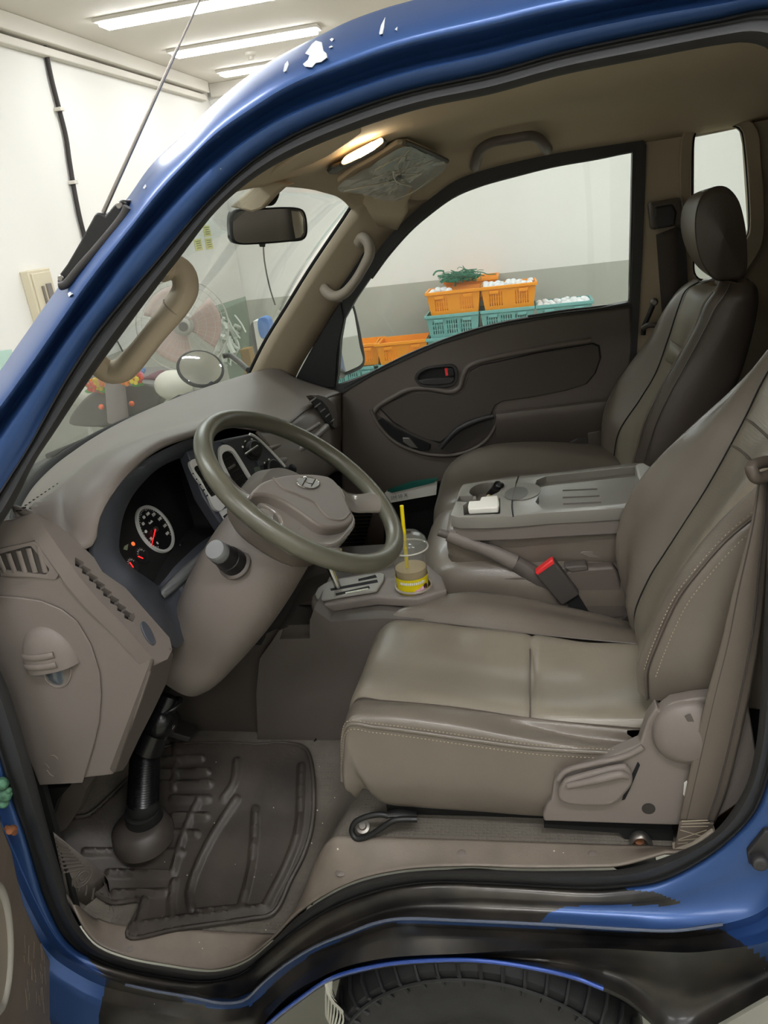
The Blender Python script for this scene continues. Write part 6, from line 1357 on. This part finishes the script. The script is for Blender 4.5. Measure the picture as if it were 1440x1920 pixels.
H2.add('backing_slot', prism([Y(a, b, 1.36) for a, b in pts2('682,472 690,470 680,500 655,535 640,545 632,548 652,520 672,490')], V(0, .004, 0)), BLKM)
H3 = handle('grab_handle', 'dark taupe assist handle on the headliner over the passenger window', [Y(890, 312, 1.34), Y(893, 300, 1.30), Y(900, 282, 1.27), Y(920, 268, 1.25), Y(960, 260, 1.25), Y(995, 255, 1.25), Y(1010, 260, 1.27), Y(1020, 272, 1.30), Y(1026, 280, 1.34)], [.014, .014, .013, .012, .012, .012, .013, .014, .014], MATS['taupe_plastic'], 0)
H3.add('backing_plate', prism([Y(a, b, 1.385) for a, b in pts2('880,318 884,296 900,275 930,258 990,246 1012,250 1034,272 1032,284 960,296')], V(0, .006, 0)), HEAD, bevel=.002)
DLm = Thing('dome_lamp', 'lit amber-white dome lamp on the headliner above the inside mirror', 'lamp', Y(680, 282, .72))
WARM = mat('warm_lamp_lens', (1, .62, .25, 1), .3, emit=4.0)
WARM2 = mat('warm_lamp_core', (1, .86, .62, 1), .3, emit=45.0)
lpn = Plane.of(Y(645, 303, .70), Y(716, 262, .70), Y(700, 290, .80))
DLm.add('base_plate', pprism(lpn, pts2('612,318 622,308 645,298 700,262 716,256 724,262 718,274 690,290 650,308 628,322 615,322'), .006, -.002), PLD, bevel=.002)
DLm.add('lens', tube([lpn.at(647, 303, .008), lpn.at(655, 297, .010), lpn.at(680, 284, .012), lpn.at(705, 270, .010), lpn.at(714, 264, .008)], [.008, .012, .013, .012, .009], 14, 24, flat=(lpn.n, .6)), WARM)
DLm.add('glowing_bulb', tube([lpn.at(672, 289, .017), lpn.at(700, 273, .017)], .007, 10), WARM2)
DLm.add('switch', pprism(lpn, pts2('622,312 634,306 642,310 630,318'), .004, .005), MATS['dark_bracket'], bevel=.001)
VS = Thing('sun_visor', 'beige sun visor folded up over the driver side of the windscreen', 'sun visor', Y(590, 300, .45))
vp = [Y(497, 334, .50), Y(530, 330, .52), Y(575, 312, .50), Y(617, 292, .48), Y(662, 262, .42), Y(678, 250, .40), Y(676, 243, .36), Y(640, 252, .28), Y(560, 290, .26)]
VS.add('panel', prism(vp, V(0, 0, .012)), HEAD, bevel=.004)
VP_ = Thing('sun_visor', 'beige sun visor wrapped in crinkled clear film above the passenger', 'sun visor', Y(740, 320, 1.0))
vq = [Y(632, 343, .80), Y(660, 322, .80), Y(700, 300, .78), Y(745, 270, .78), Y(765, 268, .82), Y(815, 290, 1.08), Y(836, 306, 1.26), Y(820, 325, 1.30), Y(760, 365, 1.30), Y(735, 370, 1.24), Y(680, 358, .98)]
VP_.add('panel', prism(vq, V(0, 0, .010)), HEAD, bevel=.003)
VP_.add('front_edge', tube([Y(756, 266, .80), Y(790, 280, .95), Y(838, 302, 1.24)], .006, 8, 20), MATS['dark_taupe_plastic'])
random.seed(9)
flv = crom(vq, 60, True); cc_ = sum(flv, V(0, 0, 0))/60
rowsf = []
for k in range(9):
    t = k/8; rowsf.append([cc_.lerp(p, max(t, .02))+V(0, 0, -.006-random.uniform(0, .010)*(1-.6*t)) for p in flv])
VP_.add('clear_film', rows_g(rowsf, True), FILM, ang=10, label='crinkled clear plastic film')
VP_.add('film_crease', join(*[tube([Y(a, b, y)-V(0, 0, .012) for a, b, y in q], .0016, 5, 14) for q in (((642, 347, .84), (690, 338, .9), (735, 330, .98)), ((700, 362, 1.08), (735, 345, 1.1), (770, 320, 1.1), (790, 296, 1.04)), ((740, 365, 1.22), (775, 350, 1.22), (812, 322, 1.2)), ((735, 310, .9), (742, 330, 1.0), (770, 340, 1.1)))]), mat('film_fold', rgb(214, 210, 190), .2))
random.seed(14); fc3 = []
for k in range(26):
    q = [on_obj('clear_film', random.uniform(690, 800), random.uniform(285, 355), .002)]; dx_, dy_ = random.choice(((14, -9), (10, -12), (16, -4), (6, 9)))
    for j in range(4):
        a, b = pxof(q[-1]); q.append(on_obj('clear_film', a+dx_+random.uniform(-5, 5), b+dy_+random.uniform(-4, 4), .002))
    if all((p-q[0]).length < .2 for p in q): fc3.append(tube(q, random.choice((.0008, .0014, .0022)), 5, 12))
if fc3: VP_.add('film_crease', join(*fc3), MATS['film_fold'])
# round convex mirror outside, wiper
RO = Thing('round_mirror', 'round convex mirror on a black arm beyond the passenger corner of the windscreen', 'mirror', X(376, 692, -1.25))
rmp = X(376, 690, -1.22); rn_ = (CO-rmp).normalized(); rn2 = (rn_+V(.25, .1, .9)).normalized()
RO.add('mirror_bowl', lathe(rmp-rn2*.01, rn2, [(.001, -.03), (.07, -.02), (.087, 0), (.089, .008), (.084, .012)], 40), BLK)
RO.add('mirror_face', lathe(rmp, rn2, [(.083, .000), (.06, .010), (.03, .015), (.001, .017)], 40), MIRR)
RO.add('arm', tube([X(418, 668, -1.24), X(428, 666, -1.22), X(445, 676, -1.15), X(466, 694, -1.05)], .011, 10, 20), BLK)
WI = Thing('windscreen_wiper', 'black wiper resting along the bottom edge of the windscreen', 'wiper', wb(.9)+V(-.05, 0, .01))
WI.add('blade', tube([X(250, 795, -1.12), X(300, 768, -1.10), X(350, 742, -1.06), X(400, 727, -1.0), X(440, 714, -.95)], [.005, .008, .009, .008, .004], 8, 40), BLK)
WI.add('arm', tube([X(90, 855, -1.13), X(170, 822, -1.15), X(250, 790, -1.14), X(300, 764, -1.12)], .007, 8, 30), BLKM)
# passenger belt
PBt = Thing('passenger_seat_belt', 'dark seat belt webbing with its guide on the pillar behind the passenger seat', 'seat belt', Y(1240, 640, 1.36))
PBt.add('webbing', loft([[Y(a, b, 1.365) for a, b in pts2('1230,440 1236,520 1242,600 1246,660')], [Y(a, b, 1.365) for a, b in pts2('1282,420 1288,500 1290,580 1280,620')]], 20), WEBD, solid=.003)
PBt.add('guide_cover', prism([Y(a, b, 1.35) for a, b in pts2('1217,380 1280,370 1284,430 1262,424 1222,432')], V(0, .04, 0)), MATS['brown_collar_plastic'], bevel=.008)
PBt.add('guide_slot', prism([Y(a, b, 1.345) for a, b in pts2('1228,388 1262,382 1270,398 1266,424 1232,430 1226,410')], V(0, .02, 0)), MATS['dark_bracket'], bevel=.006)
PBt.add('anchor_bolt', lathe(Y(1226, 566, 1.36), (0, -1, 0), [(.011, 0), (.011, .006), (.006, .012), (.001, .012)], 16), STEEL)
PBt.add('anchor_strap', tube([Y(1226, 568, 1.36), Y(1218, 588, 1.36), Y(1208, 612, 1.36), Y(1206, 628, 1.36)], .007, 8, 14), BLK)
PBt.add('tongue', tube([Y(1206, 616, 1.35), Y(1215, 610, 1.34), Y(1240, 610, 1.34)], .008, 8, 12), PLD)

# ------------------------------------------------------------------ aerial and its base
AE = Thing('radio_aerial', 'thin silver aerial on a black base on the blue windscreen pillar', 'aerial', Y(196, 396, .0))
ao = pts2('106,528 108,518 125,495 150,452 175,405 180,398 190,400 197,404 212,385 226,374 236,376 239,384 232,398 190,450 150,495 120,533 110,536')
AE.add('base', prism([Y(a, b, -.012) for a, b in ao], V(0, .035, 0)), MATS['black_plastic'], bevel=.004)
AE.add('base_gasket', tube([Y(a, b, -.022) for a, b in pts2('113,536 122,534 152,500 192,455 234,402 240,388')], .0055, 10, 40), MATS['dark_bracket'])
AE.add('screw', lathe(Y(114, 522, -.014), (0, -1, 0), [(.0045, 0), (.003, .002), (.001, .002)], 12), STEEL)
AE.add('screw', lathe(Y(224, 386, -.014), (0, -1, 0), [(.0045, 0), (.003, .002), (.001, .002)], 12), STEEL)
AE.add('mast', tube([Y(194, 398, .0), Y(333, 90, .0), Y(334, 88, .0), Y(372, 6, .0), Y(376, -10, .0)], [.0028, .0018, .0012, .0012, .0012], 8), mat('aerial_metal', rgb(150, 144, 138), .35, metal=.7))

# ------------------------------------------------------------------ open driver door at the front corner
DD = Thing('driver_door', 'open driver door edge with scuffed taupe trim and a speaker rim at the front corner', 'door', Y(30, 1900, -.08))
q_ = Y(60, 1750, -.07); ddp = Plane(q_, V(.92, -.20, .1))
ddp = Plane.of(Y(60, 1750, -.135), Y(0, 1750, -.26), Y(75, 1900, -.135))
SCUF = mat('scuffed_taupe_plastic', rgb(104, 93, 84), .6, mott=.1, mscale=20, bump=.3)
DD.add('door_trim', pprism(ddp, pts2('-300,1440 -40,1500 2,1530 12,1560 24,1590 34,1640 46,1690 70,1745 96,1800 110,1850 120,1890 130,1930 160,2200 -300,2200'), -.04), SCUF, bevel=.008, seg=3)
DD.add('speaker_rim', tube([ddp.at(-10+26*cos(t), 1780+118*sin(t), .003) for t in [2*pi*k/50 for k in range(50)]], .0075, 10, closed=True), mat('pale_speaker_rim', rgb(160, 156, 148), .4))
DD.add('speaker_grille', prism([ddp.at(-10+22*cos(t), 1780+112*sin(t), .002) for t in [2*pi*k/50 for k in range(50)]], ddp.n*.002), PLT)
random.seed(21); sc_ = []
for k in range(26):
    a, b = random.uniform(45, 85), random.uniform(1740, 1880); sc_.append(tube([ddp.at(a, b, .0004), ddp.at(a+random.uniform(-1, 3), b+random.uniform(10, 34), .0004)], random.uniform(.0003, .0007), 4))
DD.add('scuff_marks', join(*sc_), mat('scuff_pale', rgb(126, 116, 106), .7))
DD.add('outer_skin', pprism(ddp, pts2('-300,1440 -40,1500 2,1530 -40,2200 -300,2200'), -.02, -.06), PAINT)
TR.add('door_check', join(ball(Y(22, 1556, -.045), .010, 12, (1, 1, .7)), tube([Y(12, 1552, -.04), Y(28, 1562, -.05)], .005, 8)), RUST)
TR.add('wiring_grommet', join(*[ball(Y(a, b, -.03), r_, 10) for a, b, r_ in ((4, 1470, .012), (10, 1490, .012), (6, 1505, .010), (16, 1482, .006))]), mat('green_white_tape', rgb(70, 110, 86), .6, mott=.6, mscale=90))
TR.add('under_dash_bracket', prism([Y(a, b, .10) for a, b in pts2('78,1480 100,1478 130,1475 108,1500 96,1535 86,1534 84,1500')], V(0, .02, 0)), BLKM)
TR.add('under_dash_duct', prism([Y(a, b, .13) for a, b in pts2('95,1478 160,1472 158,1492 140,1530 112,1560 92,1540')], V(0, .05, 0), 20), PLD)
single('paper_scrap', prism([Y(a, b, .05) for a, b in pts2('70,1490 82,1484 84,1492 72,1500')], V(0, .002, 0)), WHITE, 'tiny white scrap caught under the end of the dashboard', 'scrap')
